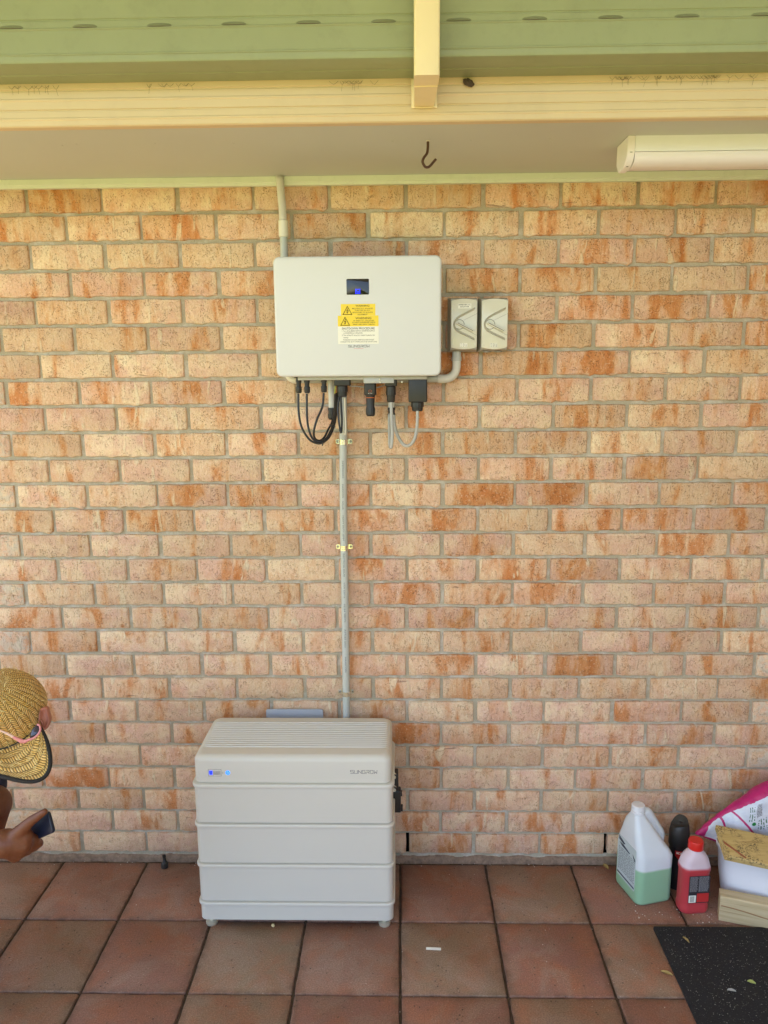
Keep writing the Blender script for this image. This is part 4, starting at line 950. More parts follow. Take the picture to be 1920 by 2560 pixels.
# z, xmin, xmax, half depth
for z, xa, xb, hd, r in ((0, -.060, .060, .068, .02), (.004, -.0655, .0655, .0745, .024), (.012, -.0675, .0675, .077, .026), (.10, -.0675, .0675, .077, .026), (.165, -.0675, .0672, .077, .026), (.180, -.0674, .061, .073, .026),
        (.200, -.0670, .047, .066, .026), (.222, -.0662, .032, .056, .024), (.245, -.0645, .016, .049, .022), (.268, -.0605, .001, .040, .018), (.288, -.0555, -.0115, .026, .015), (.300, -.0535, -.0145, .0205, .0150), (.308, -.0525, -.0155, .0190, .0150)):
    rings.append([J((xa + xb)/2 + a, b, z) for a, b in rr(xb - xa, 2*hd, r, 6)])
loft(bm, rings)
MAT['jug'] = hdpe("jug_plastic_green_fill", (0.30, 0.52, 0.33), (0.70, 0.74, 0.76), FZ + .128)
jb = put("jug_body", bm, MAT['jug'], jr, origin=(0, 0, 0), sharp=60)
bm = bmesh.new()
hp = [(-.016, .286), (-.006, .298), (.006, .2935), (.0225, .2685), (.042, .2375), (.0580, .211), (.0590, .185), (.054, .165)]
prof = [J(a, 0, b) for a, b in hp]; tube(bm, prof, .0120, 14, 5, flat=1.2)
prism(bm, [(-.020, .286), (.000, .290), (.050, .215), (.052, .165), (-.02, .20)], -.012, .012, lambda a, b, t: J(a, t, b))
put("handle", bm, MAT['jug'], jr, origin=(0, 0, 0), sharp=60)
bm = bmesh.new(); bm = bmesh.new(); c_ = J(-.034, 0, .300); lathe(bm, c_, (0, 0, 1), [(0, .0225), (.002, .0235), (.006, .0235), (.008, .021), (.010, .0225), (.026, .0222), (.028, .0205), (.0285, .001)], 28, ribs=1, ribd=.0004)
put_split("screw_cap", bm, plain("milky_cap", (0.74, 0.74, 0.74), 0.35), jr, sharp=30)
# label on the narrow side (local -x face)
jl = lambda a, b, t: J(-.0677 - t, -a, b)
bm = bmesh.new(); rslab(bm, jl, .108, .150, .004, -.0004, .0006, 0, n=3)
bm.faces.ensure_lookup_table()
o_ = bmesh.ops.translate(bm, verts=bm.verts[:], vec=(0, 0, .118))
lab = put("paper_label", bm, plain("jug_label", (0.52, 0.60, 0.60), 0.5), jr)
bm = bmesh.new(); rnd = random.Random(8)
prism(bm, [(-.05, .190), (-.01, .178), (-.02, .172), (-.05, .176)], .0006, .0009, jl); prism(bm, [(.035, .170), (.052, .158), (.052, .150), (.040, .158)], .0006, .0009, jl)
prism(bm, [(-.045, .168), (-.02, .170), (.02, .162), (.015, .158), (-.03, .160)], .0006, .0009, jl)
for k in range(14):
    z = .150 - k*.0062; a = -.048
    while a < .046:
        w = rnd.uniform(.005, .02); b_ = min(a + w, .05); prism(bm, [(a, z), (b_, z), (b_, z + .0016), (a, z + .0016)], .0006, .0009, jl); a = b_ + .003
prism(bm, [(-.052, .050), (.052, .050), (.052, .056), (-.052, .056)], .0006, .0009, jl)
put("label_print", bm, plain("dark_print", (0.05, 0.07, 0.10), 0.5), lab, sharp=0)

# pink coolant bottle
rb_ = empty("coolant_bottle", (2.144, -.232, FZ), "pink bottle of coolant with red cap and dark label in front of the black can", "bottle")
Bf = rotf((2.144, -.232, FZ), 5)
bm = bmesh.new(); rings = []
for z, w, d, r in ((0, .084, .052, .018), (.003, .092, .060, .022), (.010, .0965, .064, .024), (.024, .0975, .065, .024), (.030, .0945, .062, .024), (.036, .0945, .062, .024), (.145, .0945, .062, .024), (.152, .0985, .066, .025), (.162, .0985, .066, .025), (.170, .094, .062, .025),
        (.188, .086, .058, .025), (.203, .070, .052, .024), (.213, .052, .044, .021), (.219, .042, .040, .0195), (.232, .036, .036, .0179)):
    rings.append([Bf(a, b, z) for a, b in rr(w, d, r, 6)])
loft(bm, rings); MAT['pinkb'] = hdpe("bottle_plastic_pink_fill", (0.50, 0.05, 0.06), (0.68, 0.54, 0.58), FZ + .166)
put("bottle_body", bm, MAT['pinkb'], rb_, origin=(0, 0, 0), sharp=60)
bm = bmesh.new(); lathe(bm, Bf(0, 0, .222), (0, 0, 1), [(0, .0235), (.001, .0245), (.026, .0238), (.029, .0225), (.0295, .020), (.0285, .019), (.0285, .0005)], 40, ribs=1, ribd=.0006); put("red_cap", bm, MAT['red'], rb_, sharp=30)
bl = lambda a, b, t: Bf(a, -.0312 - t, b)
bm = bmesh.new(); rslab(bm, lambda a, b, t: bl(a + .006, b + .092, t), .070, .098, .002, 0, .0006, 0, n=2); lb = put("dark_label", bm, plain("label_black", (0.035, 0.03, 0.035), 0.4), rb_)
bm = bmesh.new(); rslab(bm, lambda a, b, t: bl(a + .0195, b + .062, t), .040, .032, .001, .0006, .0009, 0, n=2); put("red_panel", bm, plain("label_red", (0.50, 0.03, 0.03), 0.4), lb)
bm = bmesh.new(); rslab(bm, lambda a, b, t: bl(a - .0155, b + .058, t), .024, .026, .001, .0006, .0009, 0, n=2); put("white_panel", bm, MAT['cream_label'], lb)
bm = bmesh.new()
for k in range(8): prism(bm, [(-.0235, .0485 + k*.0026), (-.0085, .0485 + k*.0026), (-.0085, .0497 + k*.0026), (-.0235, .0497 + k*.0026)], .0009, .0011, bl)
put("barcode", bm, MAT['ink'], lb, sharp=0)
bm = bmesh.new(); rnd = random.Random(9)
for col_, w_ in ((-.026, .027), (.004, .033)):
    for k in range(20):
        z = .137 - k*.0029
        if z < .082: break
        a = col_
        while a < col_ + w_ - .003:
            w = rnd.uniform(.002, .007); b_ = min(a + w, col_ + w_); prism(bm, [(a, z), (b_, z), (b_, z + .0013), (a, z + .0013)], .0006, .0008, bl); a = b_ + .0012
put("fine_print", bm, plain("grey_print", (0.32, 0.32, 0.33), 0.5), lb, sharp=0)

# black spray can
sc_ = empty("spray_can", (2.134, -.118, FZ), "black spray can with black cap behind the pink bottle", "spray can")
bm = bmesh.new(); lathe(bm, (2.134, -.118, FZ), (0, 0, 1), [(0, .028), (.002, .030), (.006, .030), (.150, .030), (.162, .0295), (.166, .027)], 32); can = put("can_body", bm, plain("can_black_print", (0.018, 0.017, 0.018), 0.32), sc_)
bm = bmesh.new(); rings = []
for z, rd in ((.160, .0330), (.162, .0340), (.205, .0335), (.232, .0300), (.240, .0270), (.2375, .0235), (.2340, .012), (.2330, .001)):
    ring = []
    for j in range(32):
        a = 2*math.pi*j/32; zz = z + (.016*max(0, math.cos(a - 1.1)) - .010*max(0, math.cos(a - 3.0))) * (1 if z > .236 else (.3 if z > .23 else 0))
        ring.append(Vector((2.134 + rd*math.cos(a), -.118 + rd*math.sin(a), FZ + zz)))
    rings.append(ring)
loft(bm, rings); put("spray_cap", bm, MAT['black'], sc_, sharp=35)
cy = lambda a, b, t: Vector((2.134 + (.0301 + t)*math.sin(a/.030 - .25), -.118 - (.0301 + t)*math.cos(a/.030 - .25), FZ + b))
bm = bmesh.new(); hexp = [(-.013, .150), (.013, .150), (.013, .132), (0, .118), (-.013, .132)]
for a0, a1 in ((-.013, -.0065), (-.0065, 0), (0, .0065), (.0065, .013)):
    yb = lambda a: .118 + abs(a)/.013*.014
    prism(bm, [(a0, .150), (a1, .150), (a1, yb(a1)), (a0, yb(a0))], .0002, .0006, cy)
bd = put("red_badge", bm, plain("badge_red", (0.55, 0.02, 0.02), 0.4), can)
bm = bmesh.new(); text_into(bm, "SCA", cy, 0, .1425, .0105, bold=.0004, width=.020, t=.0009); text_into(bm, "DEGREASER", cy, .002, .103, .010, width=.034, t=.0007) if False else None
put("lettering", bm, MAT['cream_label'], bd, sharp=0)

# timber, tub, plank
def wood(name, a, b, dark, stain=0.0, rot=0):
    m = N(name); co = m.mapping(m.co(), (1, 1, 1), (0, 0, rot))
    g = m.noise(m.mapping(co, (3.0, 60, 60)), 1.0, 5, 0.6, 0.6); c = m.mix(m.ramp(g, ((.35, 0.0), (.65, 1.0))), a, b)
    c = m.mix(m.ramp(m.noise(m.mapping(co, (4, 130, 130)), 1.0, 3), ((.60, 0.0), (.70, 0.6))), c, dark)
    if stain:
        c = m.mix(m.math('MULTIPLY', m.ramp(m.noise(co, 17, 2), ((.48, 0.0), (.58, 1.0))), m.ramp(m.noise(m.mapping(co, (150, 330, 240)), 1.0, 2, .7), ((.50, 0.0), (.58, stain)))), c, (0.06, 0.045, 0.03))
    return m.fin(c, 0.7, m.bump(g, 0.4, .002), 0, 0.25)
tb = math.degrees(math.atan2(-.044, .1385))
Tf = rotf((2.211, -.290, FZ), tb)
m_t = wood("pine_timber", (0.62, 0.50, 0.30), (0.52, 0.40, 0.22), (0.36, 0.22, 0.10), 0.0)
bm = bmesh.new(); loft(bm, [[Tf(x, y, z) for y, z in ((.002, 0), (0, .003), (0, .085), (.003, .088), (.042, .088), (.045, .085), (.045, .003), (.043, 0))] for x in (0, .62)])
o = put("timber_block", bm, m_t, origin=Tf(.3, .02, .04)); o.data.transform(Matrix.Rotation(-math.radians(tb), 4, 'Z')); o.rotation_euler = (0, 0, math.radians(tb))
tag(o, "pale pine timber block lying on edge along the back of the black mat", "timber")
bm = bmesh.new(); loft(bm, [[Tf(x, -.0006, .058 - x*.10 + w + .002*math.sin(x*30)) for w in (0, -.0042)] + [Tf(x, .004, .056 - x*.10)] for x in (.004, .04, .08, .12, .17, .22)])
c_ = put("crack", bm, plain("timber_crack", (0.36, 0.20, 0.09), 0.9), None, sharp=0)
c_.parent = o; c_.matrix_parent_inverse = Matrix.Translation(o.location).inverted() if False else (Matrix.Translation(o.location) @ Matrix.Rotation(math.radians(tb), 4, 'Z')).inverted()

tub = empty("white_tub", (2.40, -.235, FZ), "white plastic tub with rounded corners behind the timber block and under the plank", "tub")
Uf = rotf((2.432, -.190, FZ), -24)
bm = bmesh.new(); rings = []
for z, s, r in ((.0, .84, .04), (.003, .86, .045), (.03, .90, .05), (.12, .97, .05), (.196, 1.0, .05), (.200, 1.03, .052), (.212, 1.035, .052), (.214, 1.02, .05), (.205, .97, .045), (.03, .86, .04)):
    rings.append([Uf(a, b, z) for a, b in rr(.36*s, .22*s, r, 7)])
loft(bm, rings); put("tub_shell", bm, plain("white_tub_plastic", (0.78, 0.78, 0.82), 0.45, var=0.03, scale=8, dirt=0.1), tub, sharp=50)
m_p = wood("mouldy_plank", (0.60, 0.43, 0.17), (0.50, 0.35, 0.12), (0.30, 0.17, 0.06), 0.85)
bm = bmesh.new(); rnd = random.Random(5)
L0, L1_, L2_ = Vector((2.2115, -.196, .2545)), Vector((2.2120, -.3040, .2135)), Vector((2.62, -.375, .160))
ax = (L2_ - L1_).normalized(); wd = (L1_ - L0); nn = ax.cross(wd).normalized()
if nn.z < 0: nn = -nn
rings = []
for i, x in enumerate((0, .012, .03, .10, .25, .45)):
    e = [(.0, 0), (.03, .0), (.5, 0), (.97, 0), (1, -.003), (1, -.021), (.5, -.022), (0, -.021)]
    j = rnd.uniform(-.004, .004) if i == 0 else 0
    rings.append([L0 + wd*a + nn*b + ax*(x + (rnd.uniform(0, .012) if i == 0 else 0)) for a, b in e])
loft(bm, rings); o = put("plank", bm, m_p, sharp=30); tag(o, "yellowed plank with black mould lying on top of the white tub", "plank")
bm = bmesh.new(); q0 = L0 + wd*.55 + nn*.0006 + ax*.012
prism(bm, [(0, 0), (.055, .048), (.050, .052), (.0, .012)], 0, .0006, lambda a, b, t: L0 + wd*(.50 + b/wd.length) + ax*(.010 + a) + nn*(t + .0002))
c_ = put("torn_bark", bm, plain("torn_bark", (0.33, 0.10, 0.04), 0.9), None, sharp=0); c_.parent = o; c_.matrix_parent_inverse = Matrix.Translation(o.location).inverted()

# magenta and white bag leaning in the corner behind
bag = empty("soil_bag", (2.45, -.12, .12), "magenta and white printed plastic bag slumped against the wall at the right edge", "bag")
OUT = [(2.181, .178), (2.2176, .2148), (2.2632, .2581), (2.3091, .2932), (2.3503, .3227), (2.3769, .348), (2.42, .372), (2.50, .385), (2.60, .375), (2.66, .32), (2.66, .22), (2.58, .165), (2.46, .150), (2.36, .135), (2.2666, .142), (2.2214, .1605)]
m = N("bag_print"); uv = m.n("ShaderNodeUVMap").outputs[0]; sep = m.n("ShaderNodeSeparateXYZ"); m.l(uv, sep.inputs[0])
co = m.co(); U = m.math('ADD', sep.outputs[0], m.math('MULTIPLY', m.noise(co, 12, 2), 0.03)); Vv = sep.outputs[1]
wh = (0.66, 0.68, 0.74); mg = (0.50, 0.015, 0.14)
edge = m.math('GREATER_THAN', m.math('ABSOLUTE', m.math('SUBTRACT', Vv, 0.48)), 0.385)
tip = m.math('LESS_THAN', U, 0.135); top_ = m.math('GREATER_THAN', U, 0.62)
def bandline(u0, k, w): return m.math('LESS_THAN', m.math('ABSOLUTE', m.math('SUBTRACT', U, m.math('ADD', u0 + k*.85, m.math('MULTIPLY', Vv, -k)))), w)
b1 = bandline(.235, .17, .008); b2 = bandline(.325, .34, .008)
mk_ = m.math('MAXIMUM', m.math('MAXIMUM', edge, tip), m.math('MAXIMUM', m.math('MAXIMUM', b1, b2), top_))
c = m.mix(mk_, wh, mg)
def rect(u0, u1, v0, v1):
    a = m.math('MULTIPLY', m.math('GREATER_THAN', U, u0), m.math('LESS_THAN', U, u1)); b = m.math('MULTIPLY', m.math('GREATER_THAN', Vv, v0), m.math('LESS_THAN', Vv, v1))
    return m.math('MULTIPLY', a, b)
bars = m.math('GREATER_THAN', m.math('FRACT', m.math('MULTIPLY', Vv, 46.0)), 0.5)
c = m.mix(m.math('MULTIPLY', rect(.515, .565, .60, .80), bars), c, (0.05, 0.05, 0.06))
lines = m.math('MULTIPLY', m.math('GREATER_THAN', m.math('FRACT', m.math('MULTIPLY', U, 52.0)), 0.58), m.math('GREATER_THAN', m.noise(m.mapping(co, (60, 60, 200)), 1.0, 1), .46))
c = m.mix(m.math('MULTIPLY', m.math('MAXIMUM', rect(.445, .505, .55, .80), rect(.53, .61, .36, .56)), lines), c, (0.06, 0.16, 0.09))
dd = m.math('ADD', m.math('POWER', m.math('MULTIPLY', m.math('SUBTRACT', U, .495), 34.0), 2.0), m.math('POWER', m.math('MULTIPLY', m.math('SUBTRACT', Vv, .50), 17.0), 2.0))
c = m.mix(m.math('LESS_THAN', dd, 0.30), c, (0.01, 0.22, 0.04))
c = m.mix(m.ramp(m.noise(co, 30, 4), ((.35, 0.35), (.6, 0.0))), c, m.mix(1.0, c, (0.55, 0.58, 0.66), 'MULTIPLY'))
MAT['bag'] = m.fin(c, 0.28, m.bump(m.math('ADD', m.noise(m.mapping(co, (18, 18, 30), (0, .7, 0)), 1.0, 4, .6, 1.5), m.math('MULTIPLY', m.noise(co, 90, 3), .3)), 0.7, 0.006), 0, 0.5)
bm = bmesh.new(); uvl = bm.loops.layers.uv.new("UVMap")
def lerp_out(path, t):
    t *= len(path) - 1; i = min(int(t), len(path) - 2); return Vector(path[i]).lerp(Vector(path[i+1]), t - i)
top = OUT[:10]; bot = [OUT[0]] + OUT[:9:-1]; nu, nv = 44, 20; uvv = {}
for side in (1, -1):
    g = []
    for i in range(nu + 1):
        u = i / nu; a = lerp_out(top, u); b = lerp_out(bot, u); row = []
        for j in range(nv + 1):
            v = j / nv; q = b.lerp(a, v); th = .055 * (math.sin(math.pi*v) ** .55) * min(1, (u/.5)) ** .9 * (1 if side > 0 else .8)
            wob = .013*noise.noise(Vector((q.x*18 - q.y*14, q.y*9, 3.3))) + .009*noise.noise(Vector((q.x*50 + q.y*60, q.y*12, 1)))
            base = Vector((q.x, -.125 - .10*(.30 - q.y)*.6, q.y))
            vtx = bm.verts.new(base + Vector((0, -side*(th + (wob if 0 < j < nv and i > 0 else 0)), th*.2*side))); uvv[vtx] = (u, v); row.append(vtx)
        g.append(row)
    for i in range(nu):
        for j in range(nv):
            try:
                f_ = bm.faces.new((g[i][j], g[i+1][j], g[i+1][j+1], g[i][j+1]))
                for lp in f_.loops: lp[uvl].uv = uvv[lp.vert]
            except ValueError: pass
bmesh.ops.remove_doubles(bm, verts=bm.verts[:], dist=0.0006)
put("bag_skin", bm, MAT['bag'], bag, sharp=60)
BF = lambda a, b, t: Vector((2.405, -.200, .268)) + Vector((.72, -.05, .55)).normalized()*a + Vector((-.52, -.12, .72)).normalized()*b + Vector((-.1, -.95, .2)).normalized()*t
def bagprint(name, bm, mat): put(name, bm, mat, bag, sharp=0)

# small things on the ground
bm = bmesh.new(); rslab(bm, rotf((1.2765, -.4247, FZ + .0003), -3), .0465, .0095, .0006, 0, .0016, .0004, n=2)
for y in (-.002, .002): loft(bm, [[rotf((1.2765, -.4247, FZ + .0003), -3)(x, y + d, z) for d, z in ((-.0006, .0016), (.0006, .0016), (0, .0024))] for x in (-.022, .022)])
o = put("plastic_offcut", bm, plain("offcut_white", (0.72, 0.70, 0.62), 0.5)); tag(o, "small white plastic offcut strip lying on a brown paver", "offcut")
bm = bmesh.new(); bmesh.ops.create_icosphere(bm, subdivisions=2, radius=.0065)
for v in bm.verts: v.co *= 1 + .25*noise.noise(v.co*200); v.co.z *= .8
bmesh.ops.translate(bm, verts=bm.verts[:], vec=(0.761, -0.3336, -0.025)); o = put("pebble", bm, plain("yellow_stone", (0.55, 0.46, 0.24), 0.8)); tag(o, "small yellowish pebble on the paving just in front of the battery", "pebble")
nz = empty("hose_fitting", (0.3183, -0.0311, -0.03), "small black plastic hose fitting standing on the paving by the wall", "hose fitting")
nx, ny = (0.3169, -0.0265, -0.03)[0], -.040
bm = bmesh.new(); lathe(bm, (nx, ny, FZ + .0005), (0, 0, 1), [(0, .0115), (.002, .0128), (.018, .0125), (.020, .0100)], 28, ribs=1, ribd=.0010); put("ribbed_nut", bm, MAT['black'], nz, sharp=30)
bm = bmesh.new(); lathe(bm, (nx, ny, FZ + .019), (0, 0, 1), [(0, .0100), (.004, .0095), (.010, .0060), (.022, .0056), (.024, .0068), (.030, .0068), (.031, .0045), (.026, .004)], 20); put("spigot", bm, MAT['black'], nz, sharp=30)
MAT['chip'] = plain("pale_chip", (0.68, 0.64, 0.58), 0.7, var=0.2)
rnd = random.Random(21)
def flakes(n, xr, yr, z, size, rn):
    bm = bmesh.new()
    for _ in range(n):
        x, y = rn.uniform(*xr), rn.uniform(*yr); s = rn.uniform(.4, 1) * size; a0 = rn.uniform(0, 6.28); k = rn.randint(3, 5); el_ = rn.uniform(.3, 1)
        pts = [(x + s*math.cos(a0 + 6.28*j/k)*rn.uniform(.6, 1), y + s*el_*math.sin(a0 + 6.28*j/k)*rn.uniform(.6, 1)) for j in range(k)]
        loft(bm, [[Vector((a, b, z)) for a, b in pts], [Vector((a, b, z + s*.35)) for a, b in pts]])
    return bm
bm = flakes(46, (-.15, 1.9), (-.03, -.006), FZ + .0008, .0032, rnd); o = put("wall_debris", bm, MAT['chip'], sharp=0); tag(o, "pale chips and crumbs scattered along the foot of the wall", "debris", kind="stuff")
bm = flakes(75, (-.2, 2.3), (-.75, -.03), FZ + .0008, .0019, rnd); o = put("floor_debris", bm, MAT['chip'], sharp=0); tag(o, "tiny pale crumbs scattered over the pavers", "debris", kind="stuff")
bm = flakes(34, (1.95, 2.25), (-.31, -.22), FZ + .0008, .0034, rnd); o = put("chip_litter", bm, MAT['chip'], sharp=0); tag(o, "white chips on the paving around the bottles and timber", "debris", kind="stuff")
bm = flakes(900, (2.0, 2.6), (-.75, -.34), FZ + .0082, .0022, rnd); o = put("mat_grit", bm, plain("grey_grit", (0.24, 0.22, 0.20), 0.8, var=0.5, scale=60), sharp=0); tag(o, "pale grit scattered over the black mat", "grit", kind="stuff")
# leaves
m = plain("dry_leaf", (0.34, 0.24, 0.08), 0.7, var=0.35, scale=60); m2 = plain("green_leaf", (0.34, 0.38, 0.10), 0.6, var=0.3, scale=60); m3 = plain("grey_leaf", (0.34, 0.33, 0.30), 0.7, var=0.3, scale=60)
def leaf(px_, z, L, wd_, ang, mt, label):
    bm = bmesh.new(); f = rotf((px_[0], px_[1], z), ang); rows = []
    for i in range(7):
        u = i/6; w = wd_*math.sin(math.pi*min(.97, u + .03))**.8; arc = .0018*math.sin(math.pi*u)
        rows.append([f(L*(u-.5), -w, arc + .003), f(L*(u-.5), 0, arc), f(L*(u-.5), w, arc + .0035)])
    vs = [[bm.verts.new(q) for q in r_] for r_ in rows]
    for a, b in zip(vs, vs[1:]):
        for j in range(2): bm.faces.new((a[j], a[j+1], b[j+1], b[j]))
    r_ = bmesh.ops.extrude_face_region(bm, geom=bm.faces[:]); bmesh.ops.translate(bm, verts=[v for v in r_['geom'] if isinstance(v, bmesh.types.BMVert)], vec=(0, 0, .0005))
    o = put("fallen_leaf", bm, mt); tag(o, label, "leaf", "fallen leaves on the mat and paving")
c5b = None
leaf((1.9649, -0.5173, -0.03), FZ + .001, .034, .007, -28, m, "dry brown leaf on the paving at the left edge of the mat")
leaf((2.1953, -0.5573, -0.022), FZ + .009, .022, .0065, -25, m2, "yellow green leaf near the right edge of the black mat")
leaf((2.1246, -0.5883, -0.022), FZ + .009, .024, .005, -12, m3, "pale grey leaf lying on the middle of the black mat")
leaf((2.068, -0.3902, -0.022), FZ + .009, .026, .004, -65, m, "narrow brown leaf near the top left corner of the mat")
leaf((1.9163, -0.0236, -0.03), FZ + .001, .030, .008, -70, m, "dry leaf by the wall just left of the jug")

# ------------------------------------------------------------------ person crouching at the left edge
def blob(caps, voxel, ellip=()):
    bm = bmesh.new()
    def sph(p, r, sc=(1, 1, 1), rot=None):
        t = bmesh.ops.create_icosphere(bm, subdivisions=3, radius=1.0)
        for v in t['verts']:
            q = Vector((v.co.x*r*sc[0], v.co.y*r*sc[1], v.co.z*r*sc[2]))
            if rot is not None: q = rot @ q
            v.co = q + Vector(p)
    for a, b, r1, r2 in caps:
        a, b = Vector(a), Vector(b); ax = b - a; sph(a, r1); sph(b, r2)
        n_ = ax.normalized(); u = n_.orthogonal().normalized(); w = n_.cross(u)
        rings = [[q + (u*math.cos(2*math.pi*j/18) + w*math.sin(2*math.pi*j/18))*r for j in range(18)] for q, r in ((a, r1), (b, r2))]
        loft(bm, rings)
    for p, r, sc, rot in ellip: sph(p, r, sc, rot)
    bmesh.ops.recalc_face_normals(bm, faces=bm.faces[:])
    me = bpy.data.meshes.new("tmp"); bm.to_mesh(me); bm.free()
    o = bpy.data.objects.new("tmp", me); COL.objects.link(o)
    md = o.modifiers.new("r", 'REMESH'); md.mode = 'VOXEL'; md.voxel_size = voxel
    sm = o.modifiers.new("s", 'SMOOTH'); sm.factor = 0.6; sm.iterations = 6
    dg = bpy.context.evaluated_depsgraph_get(); res = bpy.data.meshes.new_from_object(o.evaluated_get(dg))
    bpy.data.objects.remove(o); bpy.data.meshes.remove(me)
    b2 = bmesh.new(); b2.from_mesh(res); bpy.data.meshes.remove(res); return b2
m = N("tanned_skin"); co = m.co(); c = m.mix(m.noise(co, 18, 4), (0.105, 0.032, 0.010), (0.180, 0.060, 0.021)); c = m.mix(m.ramp(m.noise(co, 130, 3), ((.4, 0.0), (.7, 0.3))), c, (0.22, 0.075, 0.04))
m.b.inputs["Subsurface Weight"].default_value = 0.12; m.b.inputs["Subsurface Radius"].default_value = (.012, .005, .003)
MAT['skin'] = m.fin(c, 0.48, m.bump(m.noise(co, 220, 3), 0.25, .001), 0, 0.4)
per = empty("person", (-.15, -.75, FZ), "person crouching at the left edge in straw hat and navy shirt, holding a phone", "person")
CAM_R, CAM_D, CAM_F = Vector((0.99977, 0.01995, -0.00738)), Vector((-0.00367, -0.17993, -0.98367)), Vector((-0.02095, 0.98348, -0.17982))
HC = Vector((0.1818, -0.7367, 0.9044))                  # centre of the hat crown's rim
e1 = CAM_R; up_ = (-CAM_D*.72 - CAM_F*.69).normalized(); fr_h = (CAM_D*.69 - CAM_F*.72).normalized()   # bowed head: right, crown, face
HR = Matrix((e1, fr_h, up_)).transposed()
head = HC - up_*.030
def hd(a, b, c): return head + e1*a + fr_h*b + up_*c
# hand points measured along the arm
HP_ = [(0.1835, -0.8886, 0.6296), (0.2385, -0.8903, 0.6416), (0.2668, -0.8904, 0.6659), (0.3034, -0.8886, 0.6993), (0.338, -0.8885, 0.7233), (0.2807, -0.8822, 0.6533), (0.2768, -0.8857, 0.6346), (0.2666, -0.8838, 0.6184), (0.2526, -0.8816, 0.6041), (0.2929, -0.8558, 0.6294), (0.2924, -0.844, 0.6107), (0.2812, -0.8413, 0.5991), (0.263, -0.8391, 0.5855), (0.2627, -0.8271, 0.6231), (0.2672, -0.8159, 0.6004), (0.2548, -0.8131, 0.5896), (0.2363, -0.8103, 0.5788)]
caps = [  # arm
    ((-.16, -.92, .70), (-.02, -.99, .46), .050, .042), ((-.02, -.99, .46), (.10, -.915, .545), .043, .036), ((.10, -.915, .545), HP_[0], .036, .030), (HP_[0], HP_[1], .030, .034),
    (HP_[1], HP_[5], .032, .021), (HP_[1], HP_[6], .032, .022), (HP_[1], HP_[7], .031, .020), (HP_[1], HP_[8], .030, .018),
    (HP_[1], HP_[2], .026, .017), (HP_[2], HP_[3], .0165, .0125), (HP_[3], HP_[4], .0125, .0085)]
for k in range(4):
    r0 = (.0115, .0120, .0112, .0098)[k]; caps += [(HP_[5+k], HP_[9+k], r0*1.2, r0), (HP_[9+k], HP_[13+k], r0, r0*.8)]
caps += [  # torso, neck, other arm, legs folded in a crouch
    ((-.42, -.70, .26), (-.34, -.70, .42), .125, .120), ((-.34, -.70, .42), (-.17, -.71, .66), .120, .125), ((-.17, -.86, .72), (-.17, -.56, .72), .058, .058), ((-.15, -.71, .74), (.04, -.73, .83), .065, .055), ((.04, -.73, .83), tuple(head - up_*.03), .055, .06),
    ((-.17, -.55, .70), (-.20, -.44, .46), .050, .042), ((-.20, -.44, .46), (-.10, -.52, .36), .042, .030),
    ((-.40, -.80, .26), (0.1305, -0.7526, 0.6564), .090, .050), ((0.1305, -0.7526, 0.6564), (0.1029, -0.7466, 0.5814), .049, .046), ((0.1029, -0.7466, 0.5814), (-.27, -.79, .03), .046, .036), ((-.27, -.79, .02), (-.18, -.82, .0), .036, .028),
    ((-.40, -.60, .26), (-.10, -.55, .48), .085, .052), ((-.10, -.55, .48), (-.27, -.58, .03), .050, .036), ((-.27, -.58, .02), (-.19, -.58, .0), .036, .028)]
ell = [(tuple(hd(0, .0, 0)), .098, (.80, 1.0, 1.05), HR), (tuple(hd(0, .045, -.055)), .060, (.85, .8, 1.0), HR), (tuple(hd(0, .100, -.045)), .014, (.9, 1.3, 1.6), HR)]
bmp = blob(caps, .0042, ell); put("body", bmp, MAT['skin'], per, sharp=0)
# ear showing under the crown at right
EC = Vector((0.2911, -0.7613, 0.896))
EP = [(0.2862, -0.7566, 0.9224), (0.2958, -0.7514, 0.9221), (0.3007, -0.7534, 0.9103), (0.3046, -0.7568, 0.8917), (0.3015, -0.7612, 0.8789), (0.295, -0.7661, 0.8696), (0.2884, -0.7703, 0.8749), (0.2849, -0.7735, 0.886), (0.285, -0.7705, 0.9025), (0.2856, -0.765, 0.9157)]
bm = bmesh.new(); cen = sum((Vector(q) for q in EP), Vector()) / len(EP); rings = []
pts = catmull(list(EP) + [EP[0]], 3)[:-1]
for s, t in ((1.0, .010), (1.03, .004), (1.0, -.003), (.86, -.0055), (.74, -.001), (.45, .002), (.2, .001)):
    rings.append([cen + (q - cen)*s + CAM_F*t for q in pts])
loft(bm, rings); put("ear", bm, plain("ear_skin", (0.42, 0.155, 0.10), 0.5, var=0.15), per, sharp=0)
bm = bmesh.new(); cE = [(0.2903, -0.774, 0.8989), (0.2942, -0.775, 0.8931), (0.2962, -0.7761, 0.8872), (0.2922, -0.7772, 0.8815)]; tube(bm, cE, lambda t: .0016 + .0012*math.sin(3.1*t), 8, 5); put("ear_fold_shade", bm, plain("ear_shade_skin", (0.30, 0.10, 0.06), 0.5), per, sharp=0)  # inner shadow of the ear, painted as a thin tube of darker skin
